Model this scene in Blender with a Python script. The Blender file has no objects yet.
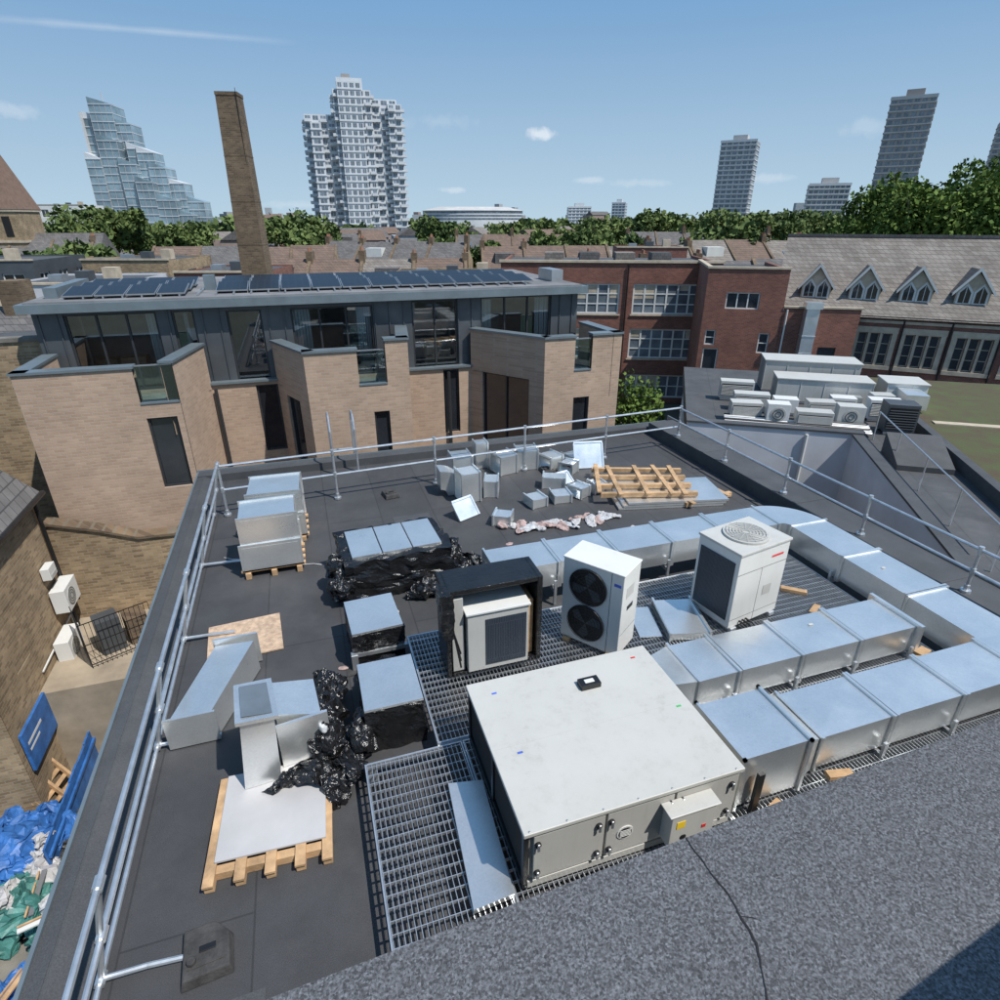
import bpy, bmesh, math, random
import numpy as np
from mathutils import Vector, Matrix, noise
R=math.radians
random.seed(7); rng=np.random.default_rng(7)
sc=bpy.context.scene
CA,SA=math.cos(R(18)),math.sin(R(18))
def C(x,y): return (x*CA+y*SA,-x*SA+y*CA)   # city grid -> roof grid
# ------------------------------------------------------------------ materials
def nt(name):
    m=bpy.data.materials.new(name); m.use_nodes=True; t=m.node_tree
    return m,t,t.nodes['Principled BSDF'],t.nodes,t.links
def mixc(t,fac,a,b,blend='MIX'):
    n=t.nodes.new('ShaderNodeMix'); n.data_type='RGBA'; n.blend_type=blend
    for s,v in ((0,fac),(6,a),(7,b)):
        if isinstance(v,bpy.types.NodeSocket): t.links.new(v,n.inputs[s])
        else: n.inputs[s].default_value=v if s==0 else (*v,1)
    return n.outputs[2]
def noi(t,vec,scale,detail=4,rough=.6):
    n=t.nodes.new('ShaderNodeTexNoise'); n.inputs['Scale'].default_value=scale
    n.inputs['Detail'].default_value=detail; n.inputs['Roughness'].default_value=rough
    t.links.new(vec,n.inputs['Vector']); return n.outputs['Fac']
def ramp(t,fac,a,b):
    n=t.nodes.new('ShaderNodeMapRange'); n.inputs[1].default_value=a; n.inputs[2].default_value=b
    t.links.new(fac,n.inputs[0]); return n.outputs[0]
def mat(name,base,rough=.8,metal=0,var=.2,scale=2.,bump=0.,bscale=60,col2=None,spec=.5):
    m,t,b,N,L=nt(name)
    tc=N.new('ShaderNodeTexCoord').outputs['Object']
    f=ramp(t,noi(t,tc,scale,6),.32,.68)
    a=tuple(c*(1-var) for c in base); c2=col2 if col2 else tuple(min(1,c*(1+var)) for c in base)
    L.new(mixc(t,f,a,c2),b.inputs['Base Color'])
    b.inputs['Roughness'].default_value=rough; b.inputs['Metallic'].default_value=metal
    b.inputs['Specular IOR Level'].default_value=spec
    if bump:
        bn=N.new('ShaderNodeBump'); bn.inputs['Strength'].default_value=bump; bn.inputs['Distance'].default_value=.02
        L.new(noi(t,tc,bscale,4),bn.inputs['Height']); L.new(bn.outputs[0],b.inputs['Normal'])
    return m
def painted(name,base,rough=.45,grime=.35):
    m,t,b,N,L=nt(name)
    tc=N.new('ShaderNodeTexCoord').outputs['Object']
    mp=N.new('ShaderNodeMapping'); mp.inputs['Scale'].default_value=(9,9,1.2); L.new(tc,mp.inputs[0])
    run=ramp(t,noi(t,mp.outputs[0],1.0,6,.7),.50,.75); big=ramp(t,noi(t,tc,1.6,7,.7),.35,.75)
    mm=N.new('ShaderNodeMath'); mm.operation='MULTIPLY'; L.new(run,mm.inputs[0]); L.new(big,mm.inputs[1])
    m2=N.new('ShaderNodeMath'); m2.operation='MULTIPLY_ADD'; m2.inputs[1].default_value=grime; L.new(mm.outputs[0],m2.inputs[0])
    m3=N.new('ShaderNodeMath'); m3.operation='MULTIPLY'; m3.inputs[1].default_value=.16; L.new(big,m3.inputs[0]); L.new(m3.outputs[0],m2.inputs[2])
    L.new(mixc(t,m2.outputs[0],base,(base[0]*.5,base[1]*.46,base[2]*.40)),b.inputs['Base Color'])
    b.inputs['Roughness'].default_value=rough
    return m
def brick(name,c1,c2,cm,bw=.225,bh=.075,ms=.008,rough=.9,bump=.3,nv=.35):
    m,t,b,N,L=nt(name)
    tc=N.new('ShaderNodeTexCoord').outputs['Object']
    sp=N.new('ShaderNodeSeparateXYZ'); L.new(tc,sp.inputs[0])
    ad=N.new('ShaderNodeMath'); L.new(sp.outputs[0],ad.inputs[0]); L.new(sp.outputs[1],ad.inputs[1])
    cb=N.new('ShaderNodeCombineXYZ'); L.new(ad.outputs[0],cb.inputs[0]); L.new(sp.outputs[2],cb.inputs[1])
    br=N.new('ShaderNodeTexBrick'); L.new(cb.outputs[0],br.inputs['Vector'])
    br.inputs['Scale'].default_value=1; br.inputs['Brick Width'].default_value=bw; br.inputs['Row Height'].default_value=bh
    br.inputs['Mortar Size'].default_value=ms; br.inputs['Color1'].default_value=(*c1,1); br.inputs['Color2'].default_value=(*c2,1); br.inputs['Mortar'].default_value=(*cm,1)
    f=ramp(t,noi(t,tc,.7,9,.72),.3,.7)
    v=mixc(t,f,(1-nv,)*3,(1+nv*.4,)*3)
    L.new(mixc(t,1.0,br.outputs['Color'],v,'MULTIPLY'),b.inputs['Base Color'])
    b.inputs['Roughness'].default_value=rough
    bn=N.new('ShaderNodeBump'); bn.inputs['Strength'].default_value=bump; bn.inputs['Distance'].default_value=.01; bn.invert=True
    L.new(br.outputs['Fac'],bn.inputs['Height']); L.new(bn.outputs[0],b.inputs['Normal'])
    return m
def felt(name,base,seam=1.0,speck=.25,sscale=120,rough=.72,big=.25,stain=.4,s2=None):
    m,t,b,N,L=nt(name)
    tc=N.new('ShaderNodeTexCoord').outputs['Object']
    f=ramp(t,noi(t,tc,1.1,8,.7),.3,.7)
    c=mixc(t,f,tuple(x*(1-big) for x in base),tuple(x*(1+big) for x in base))
    g=ramp(t,noi(t,tc,sscale,3,.7),.35,.65)
    c=mixc(t,1.0,c,mixc(t,g,(1-speck,)*3,(1+speck,)*3),'MULTIPLY')
    if s2:   # coarse mineral granules
        vo=N.new('ShaderNodeTexVoronoi'); vo.inputs['Scale'].default_value=s2; L.new(tc,vo.inputs['Vector'])
        spc=N.new('ShaderNodeSeparateColor'); L.new(vo.outputs['Color'],spc.inputs[0])
        c=mixc(t,1.0,c,mixc(t,ramp(t,spc.outputs[0],.1,1.),(.55,.55,.55),(1.55,1.55,1.55)),'MULTIPLY')
    st=ramp(t,noi(t,tc,.45,10,.75),.52,.70)
    mm=N.new('ShaderNodeMath'); mm.operation='MULTIPLY'; mm.inputs[1].default_value=stain; L.new(st,mm.inputs[0])
    c=mixc(t,mm.outputs[0],c,(base[0]*2.1,base[1]*2.0,base[2]*1.8))
    if seam:
        br=N.new('ShaderNodeTexBrick'); br.inputs['Scale'].default_value=1
        mp=N.new('ShaderNodeMapping'); mp.inputs['Rotation'].default_value=(0,0,R(90)); L.new(tc,mp.inputs[0]); L.new(mp.outputs[0],br.inputs['Vector'])
        br.inputs['Brick Width'].default_value=7; br.inputs['Row Height'].default_value=seam; br.inputs['Mortar Size'].default_value=.010; br.inputs['Mortar Smooth'].default_value=.3
        br.inputs['Color1'].default_value=(1,1,1,1); br.inputs['Color2'].default_value=(.88,.88,.88,1); br.inputs['Mortar'].default_value=(.55,.55,.55,1)
        c=mixc(t,1.0,c,br.outputs['Color'],'MULTIPLY')
    L.new(c,b.inputs['Base Color']); b.inputs['Roughness'].default_value=rough
    bn=N.new('ShaderNodeBump'); bn.inputs['Strength'].default_value=.4; bn.inputs['Distance'].default_value=.006
    L.new(noi(t,tc,sscale,2),bn.inputs['Height']); L.new(bn.outputs[0],b.inputs['Normal'])
    return m
def galv():
    m,t,b,N,L=nt('galvanised_steel')
    tc=N.new('ShaderNodeTexCoord').outputs['Object']
    vo=N.new('ShaderNodeTexVoronoi'); vo.inputs['Scale'].default_value=60; L.new(tc,vo.inputs['Vector'])
    sp=N.new('ShaderNodeSeparateColor'); L.new(vo.outputs['Color'],sp.inputs[0])
    f=ramp(t,noi(t,tc,1.6,6,.65),.3,.7)
    c=mixc(t,f,(.76,.78,.77),(.87,.88,.87))
    c=mixc(t,1.0,c,mixc(t,sp.outputs[0],(.95,.95,.95),(1.02,1.02,1.02)),'MULTIPLY')
    L.new(c,b.inputs['Base Color']); b.inputs['Metallic'].default_value=.82
    rr=N.new('ShaderNodeMapRange'); rr.inputs[3].default_value=.26; rr.inputs[4].default_value=.38; L.new(f,rr.inputs[0]); L.new(rr.outputs[0],b.inputs['Roughness'])
    bn=N.new('ShaderNodeBump'); bn.inputs['Strength'].default_value=.2; bn.inputs['Distance'].default_value=.03
    L.new(noi(t,tc,1.5,2),bn.inputs['Height']); L.new(bn.outputs[0],b.inputs['Normal'])
    return m
def glassm(name,tint=(.75,.82,.85),refl=.18):
    m,t,b,N,L=nt(name); N.remove(b)
    o=N['Material Output']; tr=N.new('ShaderNodeBsdfTransparent'); tr.inputs[0].default_value=(*tint,1)
    gl=N.new('ShaderNodeBsdfGlossy'); gl.inputs['Roughness'].default_value=.02
    fr=N.new('ShaderNodeFresnel'); fr.inputs[0].default_value=1.5
    ad=N.new('ShaderNodeMath'); ad.inputs[1].default_value=refl; L.new(fr.outputs[0],ad.inputs[0])
    mx=N.new('ShaderNodeMixShader'); L.new(ad.outputs[0],mx.inputs[0]); L.new(tr.outputs[0],mx.inputs[1]); L.new(gl.outputs[0],mx.inputs[2]); L.new(mx.outputs[0],o.inputs[0])
    return m
def foliage(name,a,b2,sc_=.5):
    m,t,b,N,L=nt(name)
    tc=N.new('ShaderNodeTexCoord').outputs['Object']
    f=ramp(t,noi(t,tc,sc_,5),.35,.65); c=mixc(t,f,a,b2)
    at=N.new('ShaderNodeAttribute'); at.attribute_name='lv'
    c=mixc(t,1.0,c,mixc(t,at.outputs['Fac'],(.6,.65,.55),(1.45,1.4,1.2)),'MULTIPLY')
    L.new(c,b.inputs['Base Color']); b.inputs['Roughness'].default_value=.75; b.inputs['Specular IOR Level'].default_value=.2
    return m
M_felt=felt('roof_felt',(.050,.050,.053))
M_felt2=felt('upstand_felt',(.058,.060,.064),seam=0,sscale=90)
M_felt3=felt('old_roof_felt',(.070,.071,.074),seam=1.2,sscale=60)
M_cope=felt('mineral_felt',(.086,.088,.095),seam=0,speck=.45,sscale=150,big=.14,stain=.10,s2=190,rough=.85)
M_bitum=mat('bitumen',(.010,.010,.011),.9)
M_galv=galv()
M_tube=mat('galvanised_tube',(.62,.64,.66),.4,.8,.15,8)
M_white=painted('white_paint',(.64,.64,.62),.45,.3)
M_cream=painted('cream_panel',(.49,.487,.46),.42,.5)
M_cream2=painted('grey_panel',(.44,.435,.41),.45,.5)
M_coil=brick('coil_fins',(.02,.03,.045),(.03,.04,.055),(.07,.08,.1),.02,.5,.003,.4,.4,.2)
M_black=mat('black_plastic',(.012,.012,.013),.35,0,.3,6)
M_film=mat('black_film',(.010,.010,.011),.22,0,.4,5,.6,25,spec=.6)
M_dark=mat('painted_opening_shade',(.008,.008,.009),.9)  # near-black colour painting the shade inside openings
M_rubber=mat('rubber',(.045,.043,.042),.8,0,.4,9,.4)
M_wood=mat('pallet_timber',(.44,.28,.15),.8,0,.35,5,.2,50)
M_ply=mat('chipboard',(.46,.33,.23),.85,0,.30,14,.2,90)
M_board=mat('grey_board',(.42,.41,.41),.6,0,.10,1.5)
M_yel=mat('yellow_label',(.8,.55,.03),.5); M_red=mat('red_label',(.6,.03,.03),.5); M_grn=mat('green_label',(.05,.4,.12),.5); M_blu=mat('blue_label',(.06,.12,.5),.5)
M_pvc=mat('white_polythene',(.45,.46,.47),.35,0,.3,9,.5,30); M_pink=mat('pinkish_insulation',(.36,.26,.24),.8,0,.4,9,.5,30)
M_buff=brick('buff_brick',(.46,.325,.232),(.375,.258,.182),(.41,.33,.26),nv=.2)
M_buffd=brick('weathered_brick',(.40,.285,.165),(.23,.155,.085),(.33,.28,.21),nv=.5)
M_redb=brick('red_brick',(.25,.095,.063),(.16,.058,.042),(.22,.155,.13))
M_chim=brick('sooty_brick',(.20,.135,.08),(.11,.073,.045),(.17,.14,.10),.23,.08,.01,nv=.5)
M_slate=brick('slate_tiles',(.16,.15,.145),(.11,.102,.10),(.06,.06,.06),.28,.2,.012)
M_tile=brick('clay_tiles',(.25,.225,.20),(.18,.155,.135),(.10,.09,.08),.3,.22,.014)
M_brtile=brick('brown_tiles',(.20,.135,.10),(.15,.10,.08),(.07,.06,.05),.3,.22,.014)
M_zinc=mat('zinc_cladding',(.095,.103,.112),.5,.45,.15,1.2)
M_zincl=mat('zinc_flashing',(.20,.24,.26),.45,.5,.12,2)
M_glass=glassm('window_glass'); M_bal=glassm('balustrade_glass',(.72,.86,.86),.08)
M_wdark=mat('dark_window',(.018,.022,.028),.06,0,.4,.7,spec=1)
M_wsky=mat('pale_window',(.12,.145,.17),.08,0,.5,.5,spec=1)
M_frame=mat('dark_frame',(.03,.032,.035),.45)
M_wfr=mat('white_frame',(.62,.62,.59),.5,0,.06)
M_stone=mat('pale_stone',(.44,.37,.28),.85,0,.2,2)
M_conc=mat('concrete',(.16,.15,.13),.9,0,.4,1.2,.2,30)
M_render=mat('pale_render',(.52,.53,.56),.85,0,.14,.5)
M_panel=mat('solar_cell',(.008,.009,.013),.3,0,.2,3,spec=.25)
M_alu=mat('aluminium',(.45,.46,.47),.4,.8,.1)
M_int=mat('interior_plaster',(.40,.39,.37),.9); M_intf=mat('interior_floor',(.16,.11,.07),.6)
M_pot=mat('terracotta',(.28,.13,.08),.85)
M_trunk=mat('bark',(.08,.06,.045),.9,0,.3,3)
M_leaf=foliage('foliage',(.045,.085,.018),(.12,.175,.04),.35)
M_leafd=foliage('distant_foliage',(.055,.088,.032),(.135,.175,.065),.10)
M_leafh=foliage('hazy_foliage',(.10,.14,.10),(.15,.19,.13),.03)  # bluish distance haze put into the leaf colour
M_blue=mat('blue_tarp',(.03,.12,.34),.5,0,.35,4,.4,15)
M_tgreen=mat('green_tarp',(.05,.17,.15),.5,0,.4,4,.4,15)
# ------------------------------------------------------------------ mesh helpers
class MB:
    def __init__(s,own=None): s.v=[];s.f=[];s.m=[];s.mats=[];s.M=own if own is not None else [Matrix()]
    def mi(s,m):
        if m not in s.mats: s.mats.append(m)
        return s.mats.index(m)
    def poly(s,pts,m,faces=None):
        b=len(s.v); s.v+=[tuple(s.M[0]@Vector(p)) for p in pts]; k=s.mi(m)
        for f in (faces or [tuple(range(len(pts)))]): s.f.append(tuple(b+i for i in f)); s.m.append(k)
    def hexa(s,p,m): s.poly(p,m,[(0,3,2,1),(4,5,6,7),(0,1,5,4),(1,2,6,5),(2,3,7,6),(3,0,4,7)])
    def box(s,x0,x1,y0,y1,z0,z1,m):
        s.hexa([(x0,y0,z0),(x1,y0,z0),(x1,y1,z0),(x0,y1,z0),(x0,y0,z1),(x1,y0,z1),(x1,y1,z1),(x0,y1,z1)],m)
    def cyl(s,p0,p1,r,m,n=8,r2=None):
        p0=Vector(p0);p1=Vector(p1);d=(p1-p0).normalized(); a=d.orthogonal().normalized(); b=d.cross(a); r2=r if r2 is None else r2
        P=[p0+(a*math.cos(t)+b*math.sin(t))*r for t in [2*math.pi*i/n for i in range(n)]]+[p1+(a*math.cos(t)+b*math.sin(t))*r2 for t in [2*math.pi*i/n for i in range(n)]]
        s.poly(P,m,[(i,(i+1)%n,n+(i+1)%n,n+i) for i in range(n)]+[tuple(range(n))[::-1],tuple(range(n,2*n))])
    def path(s,pts,r,m,n=8):
        for a,b in zip(pts,pts[1:]): s.cyl(a,b,r,m,n)
    def ring(s,c,r,rt,m,ax='y',n=24):
        P=[]
        for i in range(n+1):
            t=2*math.pi*i/n; q=(c[0]+r*math.cos(t),c[1],c[2]+r*math.sin(t)) if ax=='y' else (c[0]+r*math.cos(t),c[1]+r*math.sin(t),c[2]); P.append(q)
        s.path(P,rt,m,4)
    def duct(s,L,w,h,m,z=0,crease=.010,fl=.028):
        a=-w/2;b=w/2;t=z+h
        s.poly([(0,a,z),(L,a,z),(L,b,z),(0,b,z),(0,a,t),(L,a,t),(L,b,t),(0,b,t),(L/2,0,t+crease),(L/2,a-crease*.6,z+h/2),(L/2,b+crease*.6,z+h/2)],m,
          [(0,3,2,1),(4,5,8),(5,6,8),(6,7,8),(7,4,8),(0,1,9),(1,5,9),(5,4,9),(4,0,9),(2,3,10),(3,7,10),(7,6,10),(6,2,10),(0,4,7,3),(1,2,6,5)])
        if fl:
            for x in (0,L-.03):
                for q in ((a-fl,a+.001,z-fl,t+fl),(b-.001,b+fl,z-fl,t+fl)): s.box(x,x+.03,q[0],q[1],q[2],q[3],m)
                s.box(x,x+.03,a+.001,b-.001,t-.001,t+fl,m); s.box(x,x+.03,a+.001,b-.001,z-fl,z+.001,m)
    def open4(s,L,w,h,m,z=0,t=.012,fl=.03):
        a=-w/2;b=w/2
        s.box(0,L,a,b,z,z+t,m); s.box(0,L,a,b,z+h-t,z+h,m); s.box(0,L,a,a+t,z+t,z+h-t,m); s.box(0,L,b-t,b,z+t,z+h-t,m)
        for x in (-.002,L-.028):
            s.box(x,x+.03,a-fl,a-.001,z-fl*0,z+h+fl,m); s.box(x,x+.03,b+.001,b+fl,z,z+h+fl,m); s.box(x,x+.03,a,b,z+h+.001,z+h+fl,m)
    def build(s,name,parent=None,loc=(0,0,0),rot=0,bevel=0,smooth=False):
        me=bpy.data.meshes.new(name); me.from_pydata(s.v,[],s.f)
        for m in s.mats: me.materials.append(m)
        me.polygons.foreach_set('material_index',s.m)
        bm=bmesh.new(); bm.from_mesh(me); bmesh.ops.recalc_face_normals(bm,faces=bm.faces); bm.to_mesh(me); bm.free()
        me.update(); o=bpy.data.objects.new(name,me); sc.collection.objects.link(o); o.location=loc; o.rotation_euler=(0,0,rot)
        if parent: o.parent=parent
        if bevel:
            md=o.modifiers.new('bevel','BEVEL'); md.width=bevel; md.segments=2; md.limit_method='ANGLE'
        return o
class Obj:
    def __init__(s,name,loc=(0,0,0),rot=0,bevel=0):
        s.e=bpy.data.objects.new(name,None); sc.collection.objects.link(s.e); s.e.location=loc; s.e.rotation_euler=(0,0,rot); s.e.empty_display_size=.1
        s.M=[Matrix()]; s.P={}; s.bevel=bevel
    def __getitem__(s,k):
        if k not in s.P: s.P[k]=MB(s.M)
        return s.P[k]
    def at(s,x=0,y=0,z=0,r=0,rx=0,ry=0): s.M[0]=Matrix.Translation((x,y,z))@Matrix.Rotation(R(r),4,'Z')@Matrix.Rotation(R(rx),4,'X')@Matrix.Rotation(R(ry),4,'Y')
    def done(s):
        for k,mb in s.P.items():
            if mb.v: mb.build(k,s.e,bevel=s.bevel)
        return s.e
def facade(o,L,z0,z1,ops,wm,fm,gm,rev=.12,fw=.06,wall='walls',x0=0):
    xs=sorted({x0,L}|{a for q in ops for a in q[:2]}); zs=sorted({z0,z1}|{a for q in ops for a in q[2:4]})
    W=o[wall];F=o['window_frames'];G=o['windows']
    for i in range(len(xs)-1):
        for j in range(len(zs)-1):
            cx=(xs[i]+xs[i+1])/2;cz=(zs[j]+zs[j+1])/2
            if any(q[0]<cx<q[1] and q[2]<cz<q[3] for q in ops): continue
            W.poly([(xs[i],0,zs[j]),(xs[i+1],0,zs[j]),(xs[i+1],0,zs[j+1]),(xs[i],0,zs[j+1])],wm)
    for q in ops:
        a,b,c,d=q[:4]; nx=q[4] if len(q)>4 else 1; nz=q[5] if len(q)>5 else 1
        W.poly([(a,0,c),(a,rev,c),(a,rev,d),(a,0,d)],wm);W.poly([(b,0,c),(b,rev,c),(b,rev,d),(b,0,d)],wm)
        W.poly([(a,0,c),(b,0,c),(b,rev,c),(a,rev,c)],wm);W.poly([(a,0,d),(b,0,d),(b,rev,d),(a,rev,d)],wm)
        G.poly([(a,rev-.01,c),(b,rev-.01,c),(b,rev-.01,d),(a,rev-.01,d)],gm)
        e=.003
        F.box(a+e,b-e,rev-.06,rev+.02,c+e,c+fw,fm);F.box(a+e,b-e,rev-.06,rev+.02,d-fw,d-e,fm)
        for k in range(nx+1):
            x=a+e+(b-a-fw-2*e)*k/nx; F.box(x,x+fw,rev-.055,rev+.015,c+fw,d-fw,fm)
        for k in range(1,nz):
            z=c+(d-c)*k/nz; F.box(a+fw,b-fw,rev-.05,rev+.01,z-fw/3,z+fw/3,fm)
def lump(name,c,s,amp,m,res=3,seed=0,rot=0,parent=None,box=False,freq=3.):
    bm=bmesh.new()
    if box:
        bmesh.ops.create_cube(bm,size=1); bmesh.ops.subdivide_edges(bm,edges=bm.edges[:],cuts=14,use_grid_fill=True)
    else: bmesh.ops.create_icosphere(bm,subdivisions=res+1,radius=.5)
    for v in bm.verts:
        p=Vector((v.co.x*s[0],v.co.y*s[1],v.co.z*s[2])); q=p*freq+Vector((seed*7.3,seed*3.1,seed))
        d=noise.noise_vector(q)*amp+noise.noise_vector(q*2.7)*amp*.5+noise.noise_vector(q*7)*amp*.25
        v.co=p+d
        if v.co.z<-s[2]/2: v.co.z=-s[2]/2
    me=bpy.data.meshes.new(name); bm.to_mesh(me); bm.free(); me.materials.append(m)
    o=bpy.data.objects.new(name,me); sc.collection.objects.link(o); o.location=(c[0],c[1],c[2]+s[2]/2); o.rotation_euler=(0,0,R(rot))
    if parent: o.parent=parent
    return o
def weight(x,y,r=0,s=1.0):
    o=Obj('railing_counterweight',(x,y,.004),R(r),bevel=.012)
    b=o['body']; a=.19*s;c=.22*s
    b.poly([(-a,-c,0),(a,-c,0),(a,c*.35,0),(a*.35,c,0),(-a,c,0),(-a*.86,-c*.88,.09),(a*.86,-c*.88,.09),(a*.86,c*.3,.09),(a*.3,c*.86,.09),(-a*.86,c*.86,.09)],M_rubber,[(4,3,2,1,0),(5,6,7,8,9),(0,1,6,5),(1,2,7,6),(2,3,8,7),(3,4,9,8),(4,0,5,9)])
    o['handle_recess'].box(-.05,.07,-.03,.02,.0905,.10,M_black); o['socket'].cyl((-.10*s,-.08*s,.091),(-.10*s,-.08*s,.13),.035,M_rubber,12); o['ribs'].box(-a*.7,a*.7,-c*.6,-c*.55,.0905,.102,M_rubber)
    o.done()
# ------------------------------------------------------------------ ground and base levels
g=MB()
g.poly([(-3000,-200,-7.4),(3000,-200,-7.4),(3000,4000,-7.4),(-3000,4000,-7.4)],mat('urban_ground',(.09,.10,.075),.95,0,.35,.03)); g.build('ground')
a=MB(); a.box(-12,-2.6,-4,12.6,-7.38,-6.5,M_conc); a.build('alley_pavement')
a=MB(); a.box(-12,-2.6,12.6,17,-7.38,-4.2,mat('yard_paving',(.30,.245,.18),.9,0,.3,1)); a.build('yard_pavement')
# ------------------------------------------------------------------ our roof
o=Obj('flat_roof_building')
o['roof'].box(-2.3,8.5,.9,13.3,-.3,0,M_felt)
o['walls'].box(-2.45,9.15,.9,13.5,-7.3,-.31,M_buffd)
up=o['roof_upstand']
up.hexa([(-2.55,.9,-.3),(-2.30,.9,-.3),(-2.30,13.3,-.3),(-2.55,13.3,-.3),(-2.55,.9,.14),(-2.42,.9,.16),(-2.42,13.3,.16),(-2.55,13.3,.14)],M_felt2)
up.hexa([(-2.42,.9,0.002),(-2.15,.9,.004),(-2.15,13.3,.004),(-2.42,13.3,.002),(-2.42,.9,.155),(-2.40,.9,.155),(-2.40,13.3,.155),(-2.42,13.3,.155)],M_felt2)
up.box(-2.55,9.25,13.3,13.58,-.3,.17,M_felt2)
up.box(8.5,9.25,.9,13.3,-.3,.30,M_felt2)
for y in (2.2,5.1,8.0,10.9):
    up.box(-2.545,-2.16,y,y+.09,.001,.006,M_felt2); up.box(8.495,9.24,y,y+.1,.3005,.306,M_felt2)
tr=o['edge_trim']; tr.box(-2.585,-2.551,.9,13.6,-.12,.17,M_zincl); tr.box(-2.585,9.29,13.581,13.61,-.12,.20,M_zincl); tr.box(9.251,9.285,.9,13.6,-.12,.33,M_zincl)
o['roof_patches'].box(-1.9,-.9,2.2,2.9,.001,.006,M_felt2); o['roof_patches'].box(1.2,1.9,9.6,10.4,.001,.006,M_felt2)
o.done()
o=Obj('upper_roof_parapet')
o['wall'].box(-1.2,9,.10,.74,-7,3.6,M_buffd)
c=o['coping']
ed=lambda x:.834+.0385*x
def cop(x0,x1,zt=3.7): c.hexa([(x0,-.05,3.602),(x1,-.05,3.602),(x1,ed(x1),3.602),(x0,ed(x0),3.602),(x0,-.05,zt),(x1,-.05,zt),(x1,ed(x1)-.01,zt),(x0,ed(x0)-.01,zt)],M_cope)
cop(-1.3,.795); cop(.795,9)
# ragged split in the felt: independently noisy left and right lips, with side hairlines
random.seed(4); n=90
Lp=[];Rp=[]
for i in range(n+1):
    f=i/n; y=.861-f*.9
    x=.800+.012*math.sin((.862-y)/.29*math.pi*.9)-(max(0,.58-y)*.42 if y>.40 else .0756+(.40-y)*.1)
    x+=noise.noise(Vector((y*14,3.1,0)))*.011+noise.noise(Vector((y*55,8.1,0)))*.004
    w_=.0006+max(0,noise.noise(Vector((y*20,1.7,5)))+.35)*.0035
    Lp.append((x-w_-random.uniform(0,.0007),y,3.7022)); Rp.append((x+w_*.6+random.uniform(0,.0008),y,3.7022))
for i in range(n): o['felt_split'].poly([Lp[i],Rp[i],Rp[i+1],Lp[i+1]],M_bitum)
for i,dx,dy in ((22,.05,-.035),(38,-.04,-.02),(47,.035,-.05)):
    a=Lp[i] if dx<0 else Rp[i]; m1=(a[0]+dx*.5,a[1]+dy*.3,a[2]); m2=(a[0]+dx,a[1]+dy,a[2])
    o['felt_split'].poly([(a[0],a[1]+.001,a[2]),m1,m2,(m1[0],m1[1]-.0016,m1[2]),(a[0],a[1]-.0012,a[2])],M_bitum)
o['deck'].box(-1.2,9,-4,-.051,2.6,3.2,M_felt)
o.done()
o=Obj('offscreen_shadow_rail')  # unseen rail, added to cast the shadow band on the coping
o['rail'].cyl((1.22,.05,4.3),(5,.50,4.3),.048,M_tube)
for x in (3.4,4.9): o['post'].cyl((x,.31+.05*(x-3.4),3.7),(x,.31+.05*(x-3.4),4.3),.03,M_tube)
o.done()
# ------------------------------------------------------------------ guard railing
def rail(name,pts,zt,zm,zb,step):
    o=Obj(name)
    for a,b in zip(pts,pts[1:]):
        a=Vector(a);b=Vector(b);L=(b-a).length;d=(b-a)/L
        for z in (zt,zm): o['rail'].cyl((a.x,a.y,z),(b.x,b.y,z),.024,M_tube)
        k=max(1,round(L/step))
        for i in range(k+1):
            p=a+d*L*i/k
            o['post'].cyl((p.x,p.y,zb),(p.x,p.y,zt),.024,M_tube)
            for z in (zt,zm,zb+.03): o['clamp'].cyl((p.x,p.y,z-.05),(p.x,p.y,z+.05),.036,M_tube)
            o['base_plate'].cyl((p.x,p.y,zb-.04),(p.x,p.y,zb),.07,M_tube,10)
    o.done()
o=Obj('guard_railing')
for (x,z) in ((-1.82,1.08),(-1.93,.56)): o['rail'].cyl((x,1.2,z),(x,11.5,z),.024,M_tube)
for y in (1.3,3.3,5.6,7.5,9.5,11.45):
    o['post'].cyl((-2.06,y,.05),(-1.82,y,1.1),.024,M_tube)
    for x,z in ((-1.82,1.08),(-1.93,.56),(-2.06,.07)): o['clamp'].cyl((x,y-.05,z),(x,y+.05,z),.038,M_tube)
o['rail'].cyl((-2.06,1.2,.07),(-2.06,11.5,.07),.022,M_tube)
for y in (3.3,5.6,7.5,9.5): o['foot_tube'].path([(-2.06,y,.07),(-1.75,y,.06),(-1.42,y-.03,.06)],.022,M_tube)
o.done()
weight(-1.33,3.28,5); weight(1.31,11.4,10,.8); weight(4.9,11.6,0,.8)
rail('guard_railing',[(-1.82,11.45,0),(8.6,12.1,0)],1.03,.55,.05,1.95)
rail('guard_railing',[(8.6,12.1,0),(8.72,1.2,0)],1.0,.65,.34,1.9)
o=Obj('roof_access_ladder')
for x in (.30,.82): o['stile'].path([(x,13.75,-6),(x,13.75,1.0),(x,13.70,1.18),(x,13.5,1.28),(x,13.2,1.28),(x,13.0,1.18),(x,12.95,1.0),(x,12.95,.02)],.024,M_tube)
for i in range(22): o['rungs'].cyl((.30,13.75,-6+i*.3),(.82,13.75,-6+i*.3),.015,M_tube)
o.done()
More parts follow.
